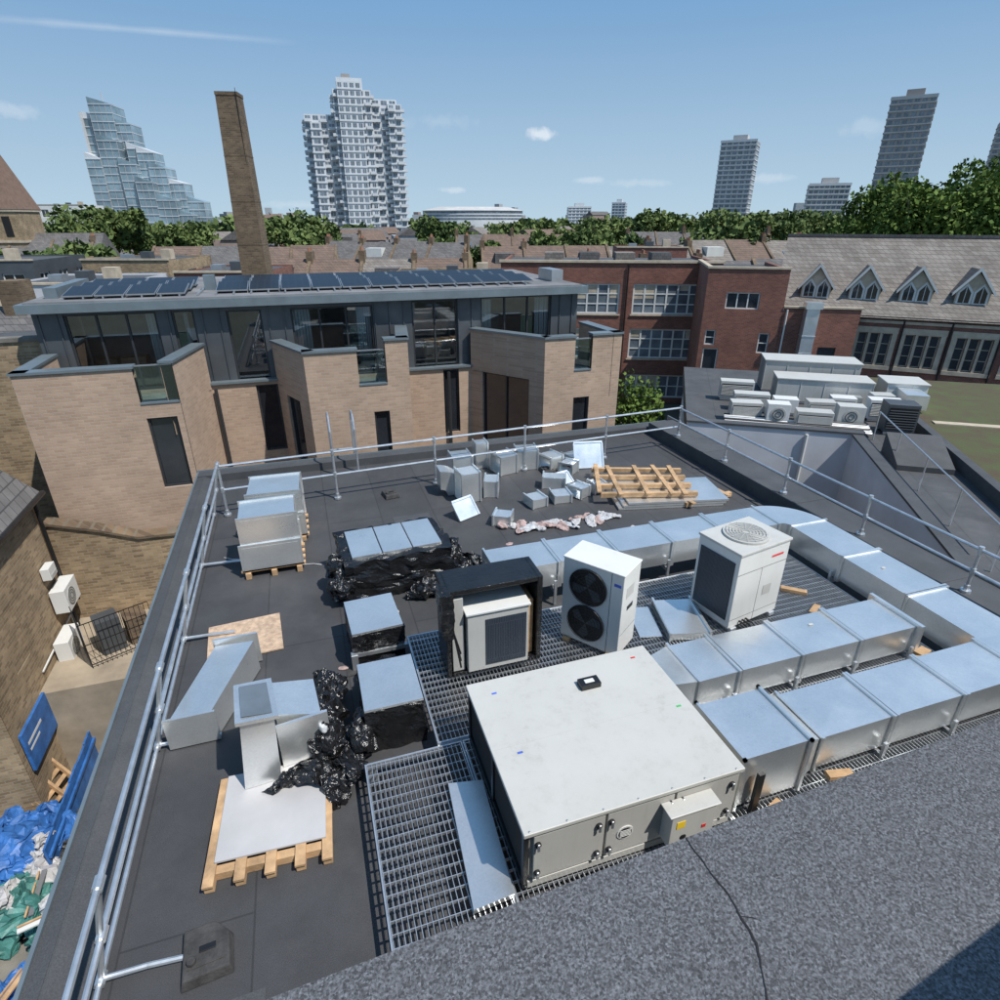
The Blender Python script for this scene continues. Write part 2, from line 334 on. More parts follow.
# ------------------------------------------------------------------ grating walkway
o=Obj('steel_grating_platform')
gr=o['grating']
def grat(x0,x1,y0,y1):
    z=.30
    y=y0
    while y<=y1+.001: gr.box(x0,x1,y-.003,y+.003,z-.035,z-.002,M_tube); y+=.10
    x=x0
    while x<=x1+.001: gr.box(x-.0025,x+.0025,y0,y1,z-.04,z,M_tube); x+=.045
    for b in ((x0-.02,x1+.02,y0-.02,y0-.005),(x0-.02,x1+.02,y1+.005,y1+.02),): gr.box(*b,z-.06,z+.004,M_tube)
    for b in ((x0-.02,x0-.006),(x1+.006,x1+.02)): gr.box(*b,y0-.004,y1+.004,z-.06,z+.004,M_tube)
grat(.05,1.0,2.2,4.42); grat(1.05,3.1,2.2,4.42); grat(.80,3.1,4.5,6.3); grat(3.15,7.0,2.4,6.5)
fr=o['support_frame']
for x in (.1,1.02,3.12,5,6.9):
    for y in (2.4,4.46,6.25): 
        fr.box(x-.04,x+.04,y-.04,y+.04,.012,.235,M_tube); fr.box(x-.12,x+.12,y-.12,y+.12,.001,.012,M_rubber)
for y in (2.4,4.46,6.25): fr.box(.06,6.95,y-.03,y+.03,.2,.255,M_tube)
o.done()
# ------------------------------------------------------------------ air handling unit
o=Obj('air_handling_unit',bevel=.006)
x0,x1,y0,y1,z0,z1=1.12,3.05,2.80,4.43,.36,1.0
o['casing'].box(x0+.03,x1,y0+.02,y1,z0+.04,z1-.03,M_cream2)
o['lid'].box(x0-.03,x1+.03,y0-.03,y1+.03,z1-.028,z1+.012,M_cream)
o['base_frame'].box(x0+.02,x1,y0,y1,z0-.04,z0+.038,M_cream2)
for i in range(3):
    a=x0+.06+i*.63; o['front_panels'].box(a,a+.61,y0-.012,y0+.018,z0+.07,z1-.06,M_cream2)
for x in (x0+.09,x0+.61,x0+.72,x0+1.26,x0+1.37,x0+1.86):
    for z in (z0+.16,z1-.15):
        o['latches'].cyl((x,y0-.035,z),(x,y0-.012,z),.028,M_black,10); o['latches'].box(x-.012,x+.012,y0-.05,y0-.036,z-.05,z+.03,M_alu)
o['fan_emblem'].cyl((x0+.86,y0-.02,.66),(x0+.86,y0-.0125,.66),.075,M_white,20); o['fan_emblem'].cyl((x0+.86,y0-.024,.66),(x0+.86,y0-.0205,.66),.06,M_black,20)
for i in range(5): o['fan_emblem'].box(x0+.81,x0+.91,y0-.027,y0-.0245,.625+i*.016,.632+i*.016,M_white)
o['control_box'].box(x0+1.20,x0+1.62,y0-.15,y0-.013,.48,.86,M_cream)
o['control_box'].box(x0+1.17,x0+1.65,y0-.165,y0-.013,.861,.875,M_cream)
o['labels'].box(x0+1.25,x0+1.33,y0-.154,y0-.151,.70,.78,M_yel);o['labels'].box(x0+1.50,x0+1.54,y0-.154,y0-.151,.62,.66,M_red)
o['labels'].cyl((x0+1.33,y0-.154,.58),(x0+1.33,y0-.151,.58),.03,M_black,12)
o['intake_dark_panel'].box(x0+.0,x0+.029,y0+.04,y1-.04,z0+.06,z1-.05,M_dark)  # solid black panel, its colour stands in for the shaded interior
for y in (y0,y0+.8,y1-.05): o['intake_frame'].box(x0-.02,x0+.02,y,y+.05,z0+.0,z1-.035,M_black)
o['intake_frame'].box(x0-.021,x0+.021,y0,y1,z0-.03,z0+.02,M_black)
o['sensor_box'].box(2.15,2.36,4.02,4.14,z1+.013,z1+.07,M_black); o['sensor_box'].box(2.20,2.30,4.05,4.10,z1+.071,z1+.08,M_white)
o['lid_seams'].box(x0-.03,x1+.03,3.60,3.602,z1+.0122,z1+.013,M_cream2)
for (x,y,m) in ((1.3,4.25,M_blu),(1.30,3.5,M_blu),(2.92,3.55,M_grn),(2.85,4.3,M_red)): o['labels'].box(x,x+.05,y,y+.022,z1+.0125,z1+.015,m)
for k in range(7): o['lid_screws'].cyl((x0+.02+k*.31,y0-.01,z1+.0125),(x0+.02+k*.31,y0-.01,z1+.017),.009,M_alu,8)
o.done()
o=Obj('sheet_metal_lid',(.66,2.75,.31))
o['sheet'].hexa([(0.02,0,0),(.36,.02,0),(.42,1.12,0),(.10,1.18,0),(0.02,0,.05),(.36,.02,.05),(.42,1.12,.05),(.10,1.18,.05)],M_galv)
o.done()
# ------------------------------------------------------------------ twin fan condenser
o=Obj('twin_fan_condenser_unit',(3.14,5.05,0),R(-54),bevel=.008)
W,D,z0,z1=.80,.46,.36,1.50
o.at(-W,0,0)
o['casing'].box(0,W,0,D,z0,z1,M_white); o['lid'].box(-.01,W+.01,-.01,D+.01,z1+.001,z1+.025,M_white)
for i,z in enumerate((z0+.32,z0+.84)):
    cx=.35
    o['fan_grille'].cyl((cx,-.004,z),(cx,-.016,z),.25,M_black,32)
    for r in (.06,.10,.14,.18,.22,.25): o['fan_grille'].ring((cx,-.028,z),r,.004,M_frame,'y',24)
    for k in range(12):
        t=math.pi*2*k/12; o['fan_grille'].cyl((cx+.05*math.cos(t),-.028,z+.05*math.sin(t)),(cx+.25*math.cos(t),-.028,z+.25*math.sin(t)),.003,M_frame,4)
    for k in range(3):
        t=2.09*k+i; o['fan_blades'].poly([(cx,-.019,z),(cx+.2*math.cos(t),-.021,z+.2*math.sin(t)),(cx+.22*math.cos(t+.5),-.019,z+.22*math.sin(t+.5)),(cx+.15*math.cos(t+.9),-.018,z+.15*math.sin(t+.9))],M_zinc)
o['seams'].box(.640,.645,-.003,.001,z0,z1,M_frame); o['labels'].box(.68,.77,-.003,-.0005,z1-.16,z1-.12,M_blu)
o['labels'].box(W+.0005,W+.003,.1,.3,z1-.35,z1-.2,M_cream); o['seams'].box(W+.0005,W+.002,.02,D-.02,z0+.3,z0+.304,M_frame)
o['side_handle'].box(W+.0005,W+.004,.15,.31,z0+.6,z0+.66,M_black)
o['feet'].box(.05,.15,-.04,D+.04,z0-.05,z0-.001,M_wood);o['feet'].box(W-.15,W-.05,-.04,D+.04,z0-.05,z0-.001,M_wood)
o.done()
# ------------------------------------------------------------------ large heat pump
o=Obj('heat_pump_outdoor_unit',(4.78,5.10,0),R(11),bevel=.008)
W,D,z0,z1=.92,.68,.36,1.44
o['casing'].box(0,W,0,D,z0,z1,M_white); o['top_plate'].box(-.015,W+.015,-.015,D+.015,z1+.001,z1+.04,M_cream)
o['fan_outlet'].cyl((W/2,D/2,z1+.041),(W/2,D/2,z1+.07),.29,M_cream,32); o['fan_outlet'].cyl((W/2,D/2,z1+.0705),(W/2,D/2,z1+.073),.27,M_cream2,32)
for r in (.05,.09,.13,.17,.21,.25): o['fan_grille'].ring((W/2,D/2,z1+.085),r,.006,M_cream,'z',28)
for k in range(16):
    t=math.pi*2*k/16; o['fan_grille'].cyl((W/2+.04*math.cos(t),D/2+.04*math.sin(t),z1+.085),(W/2+.27*math.cos(t),D/2+.27*math.sin(t),z1+.085),.004,M_cream,4)
o['coil'].box(-.012,-.001,.06,D-.05,z0+.1,z1-.12,M_coil)
o['seams'].box(0,W,-.003,.0005,z1-.28,z1-.275,M_frame); o['seams'].box(.45,.454,-.003,.0005,z0,z1-.28,M_frame); o['seams'].box(0,W,-.003,.0005,z0+.12,z0+.124,M_frame)
o['labels'].box(.60,.82,-.004,-.0031,z1-.17,z1-.14,M_red); o['labels'].box(.55,.7,-.004,-.0031,z0+.35,z0+.5,M_cream)
o['feet'].box(.04,.14,-.03,D+.03,z0-.06,z0-.001,M_tube);o['feet'].box(W-.14,W-.04,-.03,D+.03,z0-.06,z0-.001,M_tube)
for k in range(3): o['pipes'].path([(.2+.06*k,.0,z0+.06),(.2+.06*k,-.12,z0+.06),(.2+.06*k,-.3,.34)],.014,M_black)
o.done()
# ------------------------------------------------------------------ boxed unit in black frame
o=Obj('crated_condenser_unit',bevel=.006)
f=o['black_frame']
f.box(1.11,1.16,5.38,5.85,.31,1.50,M_film); f.box(2.21,2.27,5.38,5.85,.31,1.50,M_film)
f.box(1.161,2.209,5.38,5.85,1.44,1.50,M_film); f.box(1.161,2.209,5.80,5.85,.31,1.439,M_black); f.box(1.161,2.209,5.38,5.85,.31,.36,M_film)
o['side_panel'].box(1.18,1.32,5.40,5.79,.37,1.38,M_cream2); o['side_panel'].box(2.12,2.19,5.46,5.79,.37,1.15,M_wood)
o['casing'].box(1.35,2.09,5.34,5.74,.365,1.17,M_cream); o['lid'].box(1.33,2.11,5.32,5.76,1.171,1.20,M_white)
o['coil'].box(1.56,2.06,5.332,5.339,.43,1.08,M_coil)
for k in range(3): o['cable'].path([(1.15,5.36,1.3-.05*k),(1.18,5.3,1.0),(1.25,5.3,.5+.1*k)],.012,M_black)
o.done()
lump('packing_film',(1.12,5.42,.9),(.12,.25,.6),.05,M_film,box=True,seed=3)
# ------------------------------------------------------------------ duct runs
o=Obj('ventilation_duct')
def run(xa,ya,ang,lens,w,h,z=.32):
    o.at(xa,ya,0,ang); p=0; base=o.M[0].copy()
    for L in lens:
        o.M[0]=base@Matrix.Translation((p,0,0))@Matrix.Rotation(R(random.uniform(-.35,.35)),4,'Y')@Matrix.Rotation(R(random.uniform(-.3,.3)),4,'X'); o['duct_sections'].duct(L-.004,w,h,M_galv,z)
        o['flange_gasket'].box(L-.0035,L-.0005,-w/2-.02,w/2+.02,z-.02,z+h+.02,M_black)
        o['duct_supports'].box(L-.1,L-.06,-w/2-.05,w/2+.05,z-.09,z-.032,M_tube)
        for s in (-1,1): o['duct_supports'].box(L-.1,L-.06,s*(w/2+.06)-.015,s*(w/2+.06)+.015,.02,z+h*.3,M_tube)
        p+=L
    o.M[0]=Matrix()
run(2.15,7.15,0,[.98,.95,.95,.95,1.05],.66,.38)
o.at()
def elbow(part,cx,cy,r0,r1,a0,a1,z0,z1,n=10):
    P=[]
    for i in range(n+1):
        t=R(a0+(a1-a0)*i/n); c,s=math.cos(t),math.sin(t)
        P+= [(cx+r0*c,cy+r0*s,z0),(cx+r1*c,cy+r1*s,z0),(cx+r1*c,cy+r1*s,z1),(cx+r0*c,cy+r0*s,z1)]
    F=[]
    for i in range(n):
        k=4*i
        for j in range(4): F.append((k+j,k+(j+1)%4,k+4+(j+1)%4,k+4+j))
    part.poly(P,M_galv,F+[(0,1,2,3),(4*n+3,4*n+2,4*n+1,4*n)])
elbow(o['duct_sections'],7.04,6.70,.12,.78,90,0,.32,.70)
run(7.49,6.70,-90,[1.05,1.05,1.05,1.0,1.2,1.2],.68,.38)
run(3.55,4.36,0,[.55,.85,.85,.88],.62,.36,.36)
o.at(); o['duct_sections'].hexa([(3.10,3.98,.40),(3.55,4.05,.36),(3.55,4.67,.36),(3.10,4.42,.40),(3.10,3.98,.85),(3.55,4.05,.72),(3.55,4.67,.72),(3.10,4.42,.85)],M_galv)
o['duct_sections'].box(6.64,6.69,3.98,4.74,.33,.76,M_galv)
o['duct_sections'].box(3.14,3.88,2.88,3.56,.37,.96,M_galv)
o['duct_sections'].hexa([(3.89,2.90,.38),(4.15,3.0,.36),(4.15,3.60,.36),(3.89,3.55,.38),(3.89,2.90,.92),(4.15,3.0,.76),(4.15,3.60,.76),(3.89,3.55,.92)],M_galv)
for x in (3.14,3.86): 
    o['duct_sections'].box(x,x+.03,2.85,2.879,.34,.99,M_galv);o['duct_sections'].box(x,x+.03,3.561,3.59,.34,.99,M_galv);o['duct_sections'].box(x,x+.03,2.85,3.59,.961,.99,M_galv)
run(4.16,3.30,0,[.92,.95,.95,1.0],.60,.40,.36)
o['duct_supports'].box(3.3,3.36,2.80,2.84,.3,.80,M_black)
o.at(); o['stickers'].box(5.4,5.46,4.45,4.48,.7395,.7415,M_cream); o['stickers'].box(7.4,7.46,5.2,5.24,.7195,.7215,M_cream)
o.done()
for (x,y,z,r,s) in ((3.5,2.75,.305,20,(.28,.10,.06)),(2.6,2.62,.305,10,(.3,.1,.06)),(4.4,2.88,.305,-12,(.26,.09,.05)),(6.2,5.1,.305,30,(.25,.09,.07)),(6.55,3.8,.305,60,(.3,.1,.08)),(6.75,3.95,.305,15,(.2,.12,.1)),(3.35,5.0,.305,70,(.25,.1,.05)),(5.9,4.95,.305,0,(.4,.08,.05)),(6.3,5.6,.305,-40,(.35,.09,.05))):
    a=MB(); a.hexa([(-s[0]/2,-s[1]/2,0),(s[0]/2,-s[1]/2*.9,0),(s[0]/2,s[1]/2,0),(-s[0]/2,s[1]/2,0),(-s[0]/2,-s[1]/2,s[2]),(s[0]/2,-s[1]/2*.9,s[2]),(s[0]/2,s[1]/2,s[2]*.95),(-s[0]/2,s[1]/2,s[2])],M_wood)
    a.build('timber_offcut',None,(x,y,z),R(r),bevel=.004)
o=Obj('duct_fitting',(4.05,5.55,.31),R(-14)); o['tray'].open4(.55,.75,.10,M_galv); o['sheet'].box(-.35,-.05,-.3,.35,.0,.012,M_galv); o.done()
# ------------------------------------------------------------------ ducts stored on the roof
def stored(name,x,y,r,L,w,h,z=.12,op=False,pal=True,rx=0):
    o=Obj(name,(x,y,0),R(r))
    if pal:
        for yy in (-w/2+.05,0,w/2-.05): o['pallet_runner'].box(-.05,L+.05,yy-.04,yy+.04,.005,z-.035,M_wood)
        for k in range(4): o['pallet_slat'].box(L*k/3.6,L*k/3.6+.09,-w/2-.05,w/2+.05,z-.034,z-.001,M_wood)
    (o['duct'].open4 if op else o['duct'].duct)(L,w,h,M_galv,z)
    if not op: o['end_cap'].box(-.004,-.001,-w/2+.02,w/2-.02,z+.02,z+h-.02,M_galv)
    o.done()
stored('stored_duct',-.92,8.95,90,.72,.88,.42,.14)
stored('stored_duct',-.90,8.98,91,.70,.84,.42,.60,pal=False)
stored('stored_duct',-.84,10.0,90,.9,.9,.40,.12)
stored('stored_duct',-.84,10.05,88,.85,.86,.38,.56,pal=False)
o=Obj('chipboard_sheet',(-1.28,7.33,.012),R(4)); o['sheet'].box(-.47,.47,-.42,.42,0,.02,M_ply); o['edge_lines'].box(-.45,.44,-.1,-.095,.0202,.0212,M_wood); o.done()
o=Obj('duct_reducer',(-1.48,6.2,.02),R(0))
o['body'].hexa([(-.42,-.62,0),(.02,-.60,0),(.42,.42,0),(-.06,.55,0),(-.42,-.52,.30),(.0,-.62,.36),(.40,.45,.42),(-.06,.56,.36)],M_galv)
o['flange'].box(-.08,.44,.57,.60,0,.44,M_galv); o['flange'].box(-.46,.05,-.66,-.63,0,.40,M_galv)
o.done()
o=Obj('timber_pallet',(-.84,4.35,0),R(-3))
for y in (-.46,-.05,.40): o['runner'].box(-.52,.52,y-.04,y+.04,.01,.09,M_wood)
for x in (-.50,-.25,0,.25,.48): o['slat'].box(x-.045,x+.045,-.62,.50,.092,.115,M_wood)
for x in (-.50,-.25,.0,.25,.48): o['block'].box(x-.04,x+.04,-.60,-.50,.012,.091,M_wood)
o['board'].box(-.47,.47,-.42,.50,.116,.135,M_board)
o.done()
o=Obj('duct_branch_fitting',(-.80,5.0,.14),R(8))
o['body'].hexa([(-.36,-.30,0),(-.02,-.32,0),(.02,.12,0),(-.32,.14,0),(-.27,-.26,.82),(.03,-.28,.78),(.03,.16,.82),(-.24,.16,.86)],M_galv)
o['flange'].hexa([(-.31,-.30,.80),(.07,-.32,.76),(.07,.20,.80),(-.28,.20,.84),(-.31,-.30,.84),(.07,-.32,.80),(.07,.20,.84),(-.28,.20,.88)],M_galv)
o['opening'].poly([(-.25,-.25,.853),(.02,-.27,.813),(.02,.14,.853),(-.23,.14,.893)],M_wsky)
o['branch'].hexa([(.04,-.10,.0),(.48,-.15,.0),(.50,.38,.0),(.04,.35,.0),(.04,-.10,.62),(.46,-.15,.50),(.48,.38,.52),(.04,.35,.66)],M_galv)
o['branch_flange'].box(.02,.52,-.19,-.155,.0,.54,M_galv)
o.done()
for k,(x,y,z,s) in enumerate(((-.30,5.15,.02,(.35,.9,.55)),(-.12,4.75,.01,(.3,.7,.25)),(-.55,4.62,.14,(.75,.22,.13)),(-.25,4.5,.01,(.22,.5,.2)),(-.28,5.75,.01,(.45,.5,.4)))):
    lump('black_film_wrap',(x,y,z),s,.13,M_film,res=4,seed=k+1,freq=4)
lump('white_rags',(-.33,5.0,.4),(.12,.4,.2),.05,M_pvc,res=3,seed=9)
def wrapped(x0,x1,y0,y1,h,r=0,k=1):
    o=Obj('film_wrapped_duct',((x0+x1)/2,(y0+y1)/2,0),R(r)); w=x1-x0;d=y1-y0
    o['lid'].poly([(-w/2,-d/2,h-.03),(w/2,-d/2,h-.03),(w/2,d/2,h-.03),(-w/2,d/2,h-.03),(-w/2,-d/2,h),(w/2,-d/2,h),(w/2,d/2,h),(-w/2,d/2,h),(0,0,h+.012)],M_galv,[(0,3,2,1),(0,1,5,4),(1,2,6,5),(2,3,7,6),(3,0,4,7),(4,5,8),(5,6,8),(6,7,8),(7,4,8)])
    o.done()
    lump('film',(0,0,0),(w*1.02,d*1.02,h*.93),.035,M_film,seed=k,parent=o.e,box=True,freq=5)
wrapped(.08,.72,6.25,7.0,.55,3,21); wrapped(.10,.72,4.85,5.6,.60,0,22)
lump('black_film_wrap',(.42,5.9,.01),(.6,.5,.3),.1,M_film,res=4,seed=31)
lump('black_film_wrap',(.05,4.9,.01),(.25,.5,.5),.1,M_film,res=4,seed=33)
o=Obj('film_wrapped_duct',(.93,8.3,0),R(3))
for i in range(3): o['lids'].poly([(-.68+i*.46,-.40,.70),(-.24+i*.46,-.40,.70),(-.24+i*.46,.46,.70),(-.68+i*.46,.46,.70),(-.46+i*.46,.03,.712),(-.68+i*.46,-.40,.64),(-.24+i*.46,-.40,.64),(-.24+i*.46,.46,.64),(-.68+i*.46,.46,.64)],M_galv,[(0,1,4),(1,2,4),(2,3,4),(3,0,4),(0,1,6,5),(1,2,7,6),(2,3,8,7),(3,0,5,8)])
o.done()
lump('film',(0,0,0),(1.62,1.1,.66),.06,M_film,seed=41,parent=o.e,box=True,freq=5)
for k,(x,y,s) in enumerate(((.1,7.95,(.35,.8,.6)),(1.75,8.5,(.5,.8,.45)),(2.0,8.0,(.5,.4,.3)),(1.4,7.62,(.7,.3,.25)))): lump('black_film_wrap',(x,y,.005),s,.14,M_film,res=4,seed=50+k,freq=4)
fit=[(2.6,10.75,5,.42,.42,.62,True),(2.75,12.0,0,.45,.5,.5,False),(3.75,11.9,12,.45,.45,.42,True),(4.3,12.1,-8,.5,.45,.45,False),(4.85,11.7,20,.4,.4,.34,True),
 (3.85,10.05,10,.35,.35,.18,True),(4.4,10.15,-5,.38,.36,.16,True),(4.9,10.15,25,.3,.34,.22,True),(5.35,10.3,5,.3,.3,.2,False),(4.5,10.9,-25,.5,.3,.25,True),(3.4,12.4,0,.3,.3,.6,False),(5.5,11.9,15,.4,.4,.2,True),(5.2,11.3,40,.35,.3,.25,True),(3.2,10.9,-20,.3,.4,.35,True),(3.0,9.6,-30,.35,.3,.2,True)]
for (x,y,r,L,w,h,op) in fit: stored('duct_fitting',x,y,r,L,w,h,.01,op,False)
o=Obj('duct_elbow',(2.30,11.2,0),0)
o.at(0,0,.02,0,90); elbow(o['elbow'],0,0,.15,.55,0,90,-.2,.2); o.done()
def lean_panel(x,y,r,w,h,t):
    o=Obj('sheet_metal_panel',(x,y,0),R(r)); o.at(0,0,.01,0,t); o['panel'].box(-w,w,0,h,0,.02,M_galv); o['rim'].box(-w-.02,w+.02,h-.02,h+.02,.021,.04,M_galv); o['rim'].box(-w-.03,-w,0,h-.021,.0,.04,M_galv); o['rim'].box(w,w+.03,0,h-.021,.0,.04,M_galv); o.done()
lean_panel(5.9,11.5,-10,.32,.6,62); lean_panel(2.6,9.9,25,.22,.4,50); lean_panel(5.0,10.8,15,.2,.3,35)
o=Obj('stacked_sheet_panels',(6.55,9.75,0),R(-12)) 
for i in range(3): o['sheets'].box(-.95+.1*i,1.2+.05*i,-.65,.60-.06*i,.01+.05*i,.05+.05*i,M_galv)
o.done()
o=Obj('timber_pallet',(6.40,10.0,.17),R(-18))
random.seed(6)
for y in (-.62,-.2,.25,.65): o.at(0,0,0,random.uniform(-3,3)); o['runner'].box(-1.0,.95,y-.045,y+.045,0,.09,M_wood)
for x in (-.95,-.62,-.05,.4,.7): o.at(0,0,0,random.uniform(-5,5)); o['slat'].box(x-.04,x+.05,-.75,.78,.091,.115,M_wood)
o.done()
o=Obj('timber_pallet',(7.35,9.4,.03),R(8))
for y in (-.3,.3): o['runner'].box(-.6,.6,y-.045,y+.045,0,.09,M_wood)
for x in (-.5,-.1,.4): o['slat'].box(x-.04,x+.05,-.45,.45,.091,.115,M_wood)
o.done()
for k in range(15):
    x=3.1+k*.15; y=9.30-.02*k+random.uniform(-.15,.15)
    lump('packaging_bag',(x,y,.005),(random.uniform(.25,.55),random.uniform(.10,.24),random.uniform(.04,.10)),.05,[M_pink,M_board,M_pink,M_pvc,M_board][k%5],res=4,seed=60+k,rot=random.uniform(0,180),freq=5)
for k,(x,y) in enumerate(((-.05,6.3),(.75,7.3),(3.0,8.7),(5.4,8.6))):
    lump('debris',(x,y,.003),(.12,.08,.03),.04,[M_pink,M_board][k%2],res=2,seed=80+k)
a=MB(); a.path([(-1.75+.13*i,9.75-.12*math.sin(i*.9)-.006*i*i,.012) for i in range(13)],.008,M_pvc,5); a.build('loose_cable')
# ------------------------------------------------------------------ opposite brick and zinc building
o=Obj('brick_apartment_building')
o.at(-6.3,18.4,0)
tops=[(.56,2.69,.95,3.0,3,1),(3.05,3.60,1.1,3.0,1,1),(4.4,5.3,.95,2.95,1,1),(6.07,8.36,.95,2.95,3,1),(9.5,10.9,.95,3.02,2,1),(11.65,14.0,.95,3.05,3,1)]
facade(o,14.8,.6,3.08,tops,M_zinc,M_frame,M_glass,.10,.05,'zinc_walls')
k=.0
while k<14.8:
    if not any(q[0]-.05<k<q[1]+.02 for q in tops): o['zinc_seams'].box(k,k+.025,-.035,-.002,.6,3.07,M_zinc)
    k+=.42
o.at()
o['roof'].box(-6.6,8.8,18.05,25,3.082,3.30,M_zincl); o['roof'].box(-6.45,8.65,18.2,24.9,3.301,3.34,mat('roof_membrane',(.17,.17,.175),.85,0,.3,1))
o['roof_vents'].box(-2.5,-2.2,20,20.3,3.341,3.75,M_zincl); o['roof_vents'].box(8.1,8.5,19.4,20.6,3.341,3.7,M_alu); o['rooflight'].box(-6.2,-5.9,19,22,3.341,3.6,M_zincl)
o['zinc_walls'].box(8.5,8.62,18.42,25,.6,3.08,M_zinc); o['zinc_walls'].box(-6.42,-6.3,18.42,25,.6,3.08,M_zinc)
o['interior'].box(-6.25,8.45,21.5,21.6,0,3.05,M_int);o['interior'].box(-6.25,8.45,18.55,21.5,.3,.55,M_intf)
for x in (-3.0,-.9,2.6,5.0): o['interior'].box(x,x+.1,18.6,21.5,.56,3.05,M_int)
for k in range(18):
    x=random.uniform(-6,8);y=random.uniform(18.8,21); o['furniture'].box(x,x+random.uniform(.3,1.2),y,y+.5,.56,random.uniform(.9,1.7),random.choice([M_white,M_wood,M_black,M_zinc]))
for (x,w) in ((-3.9,.3),(-.2,.5),(1.6,.4),(5.4,.35),(7.2,.5)): 
    for k in range(6): o['curtains'].box(x+k*w/6,x+(k+.8)*w/6,18.58+.02*(k%2),18.61+.02*(k%2),.6,2.95,M_white)
o.at(-6.3,18.2,0)
rc=[(4.85,5.45,-1.1,.9,1,1),(10.35,10.85,-1.1,.95,1,1),(4.6,5.6,-4.6,-2.2,1,1),(9.4,10.9,-3.6,-1.6,2,1)]
facade(o,14.9,-7.3,1.0,rc,M_buff,M_frame,M_wdark,.12,.05)
o.at()
o['coping'].box(-2.6,-.8,18.13,18.39,1.001,1.06,M_zincl);o['coping'].box(2.9,5.0,18.13,18.39,1.001,1.06,M_zincl)
def seg(pa,pb,z0,z1,ops,par=True,th=.28,gm=M_wdark,cope=True):
    d=Vector((pb[0]-pa[0],pb[1]-pa[1]));L=d.length; ang=math.degrees(math.atan2(d.y,d.x))
    o.at(pa[0],pa[1],0,ang); facade(o,L,z0,z1,ops,M_buff,M_frame,gm,.12,.05)
    o['walls'].poly([(0,th,.3),(L,th,.3),(L,th,z1),(0,th,z1)],M_buff)
    if cope: o['coping'].box(-.03,L+.03,-.04,th+.03,z1+.001,z1+.06,M_zincl)
    o.at()
def bay(xl,xr,bl,br,yf,zt,notch,win,zt2,retl=None,retr=None):
    a,b=notch
    seg((bl,18.2),(xl,yf),-7.3,zt,retl or [])
    seg((xl,yf),(a,yf),-7.3,zt,[])
    seg((a,yf),(b,yf),-7.3,1.15,[(win[0]-a,win[1]-a,win[2],win[3])] if a<=win[0] else [],cope=False)
    if b<xr-.02: seg((b,yf),(xr,yf),-7.3,zt2,[])
    seg((xr,yf),(br,18.2),-7.3,zt2,retr or [])
    o['coping'].box(a,b,yf+.0-.02,yf+.3,1.151,1.19,M_zincl)
    o['glass_balustrade'].box(a+.02,b-.02,yf+.08,yf+.10,1.191,2.05,M_bal); o['glass_balustrade'].box(a+.02,b-.02,yf+.07,yf+.12,2.051,2.08,M_alu)
    o['terrace'].poly([(xl+.1,yf+.2,.9),(xr-.1,yf+.2,.9),(br,18.1,.9),(bl,18.1,.9)],M_conc)
bay(-6.35,-3.05,-6.35,-2.60,16.0,2.02,(-3.92,-3.06),(-3.88,-3.2,-1.05,.80),2.10)
bay(-.05,2.66,-.85,2.95,16.2,2.08,(1.30,2.05),(1.62,2.04,-1.7,.4),2.30,retl=[(.6,1.5,-1.2,.7)])
bay(6.55,9.0,4.95,8.9,16.0,2.12,(7.5,8.05),(7.52,8.04,-1.3,.35),2.15,retl=[(.45,2.2,-1.6,.9,2,1)])
o['walls'].box(8.62,8.9,18.2,25,-7.3,.6,M_buff); o['walls'].box(-6.35,-6.05,18.21,25,-7.3,.6,M_buff)
o['downpipes'].cyl((-2.5,18.1,.9),(-2.5,18.1,-7),.05,M_frame,6); o['downpipes'].cyl((4.2,18.1,.9),(4.2,18.1,-7),.05,M_frame,6)
o.done()
o=Obj('solar_panel_array')
def panels(x0,x1,y0,y1,nx,ny):
    w=(x1-x0)/nx;h=(y1-y0)/ny
    for i in range(nx):
        for j in range(ny):
            o.at(x0+i*w,y0+j*h,3.40,0,8); o['frames'].box(0,w-.03,0,h*.93,0,.035,M_alu); o['cells'].box(.02,w-.05,.02,h*.93-.02,.036,.039,M_panel)
            for k in range(1,4): o['cell_lines'].box(.02+(w-.07)*k/4-.002,.02+(w-.07)*k/4+.002,.02,h*.93-.02,.0395,.041,M_zinc)
panels(-5.7,-2.8,18.6,22.0,4,3); panels(-2.1,7.3,18.9,22.2,11,3)
for i in range(29): 
    o.at(); x=-5.7+i*.45; o['mounts'].box(x,x+.04,18.6,22,3.345,3.395,M_alu)
o.done()
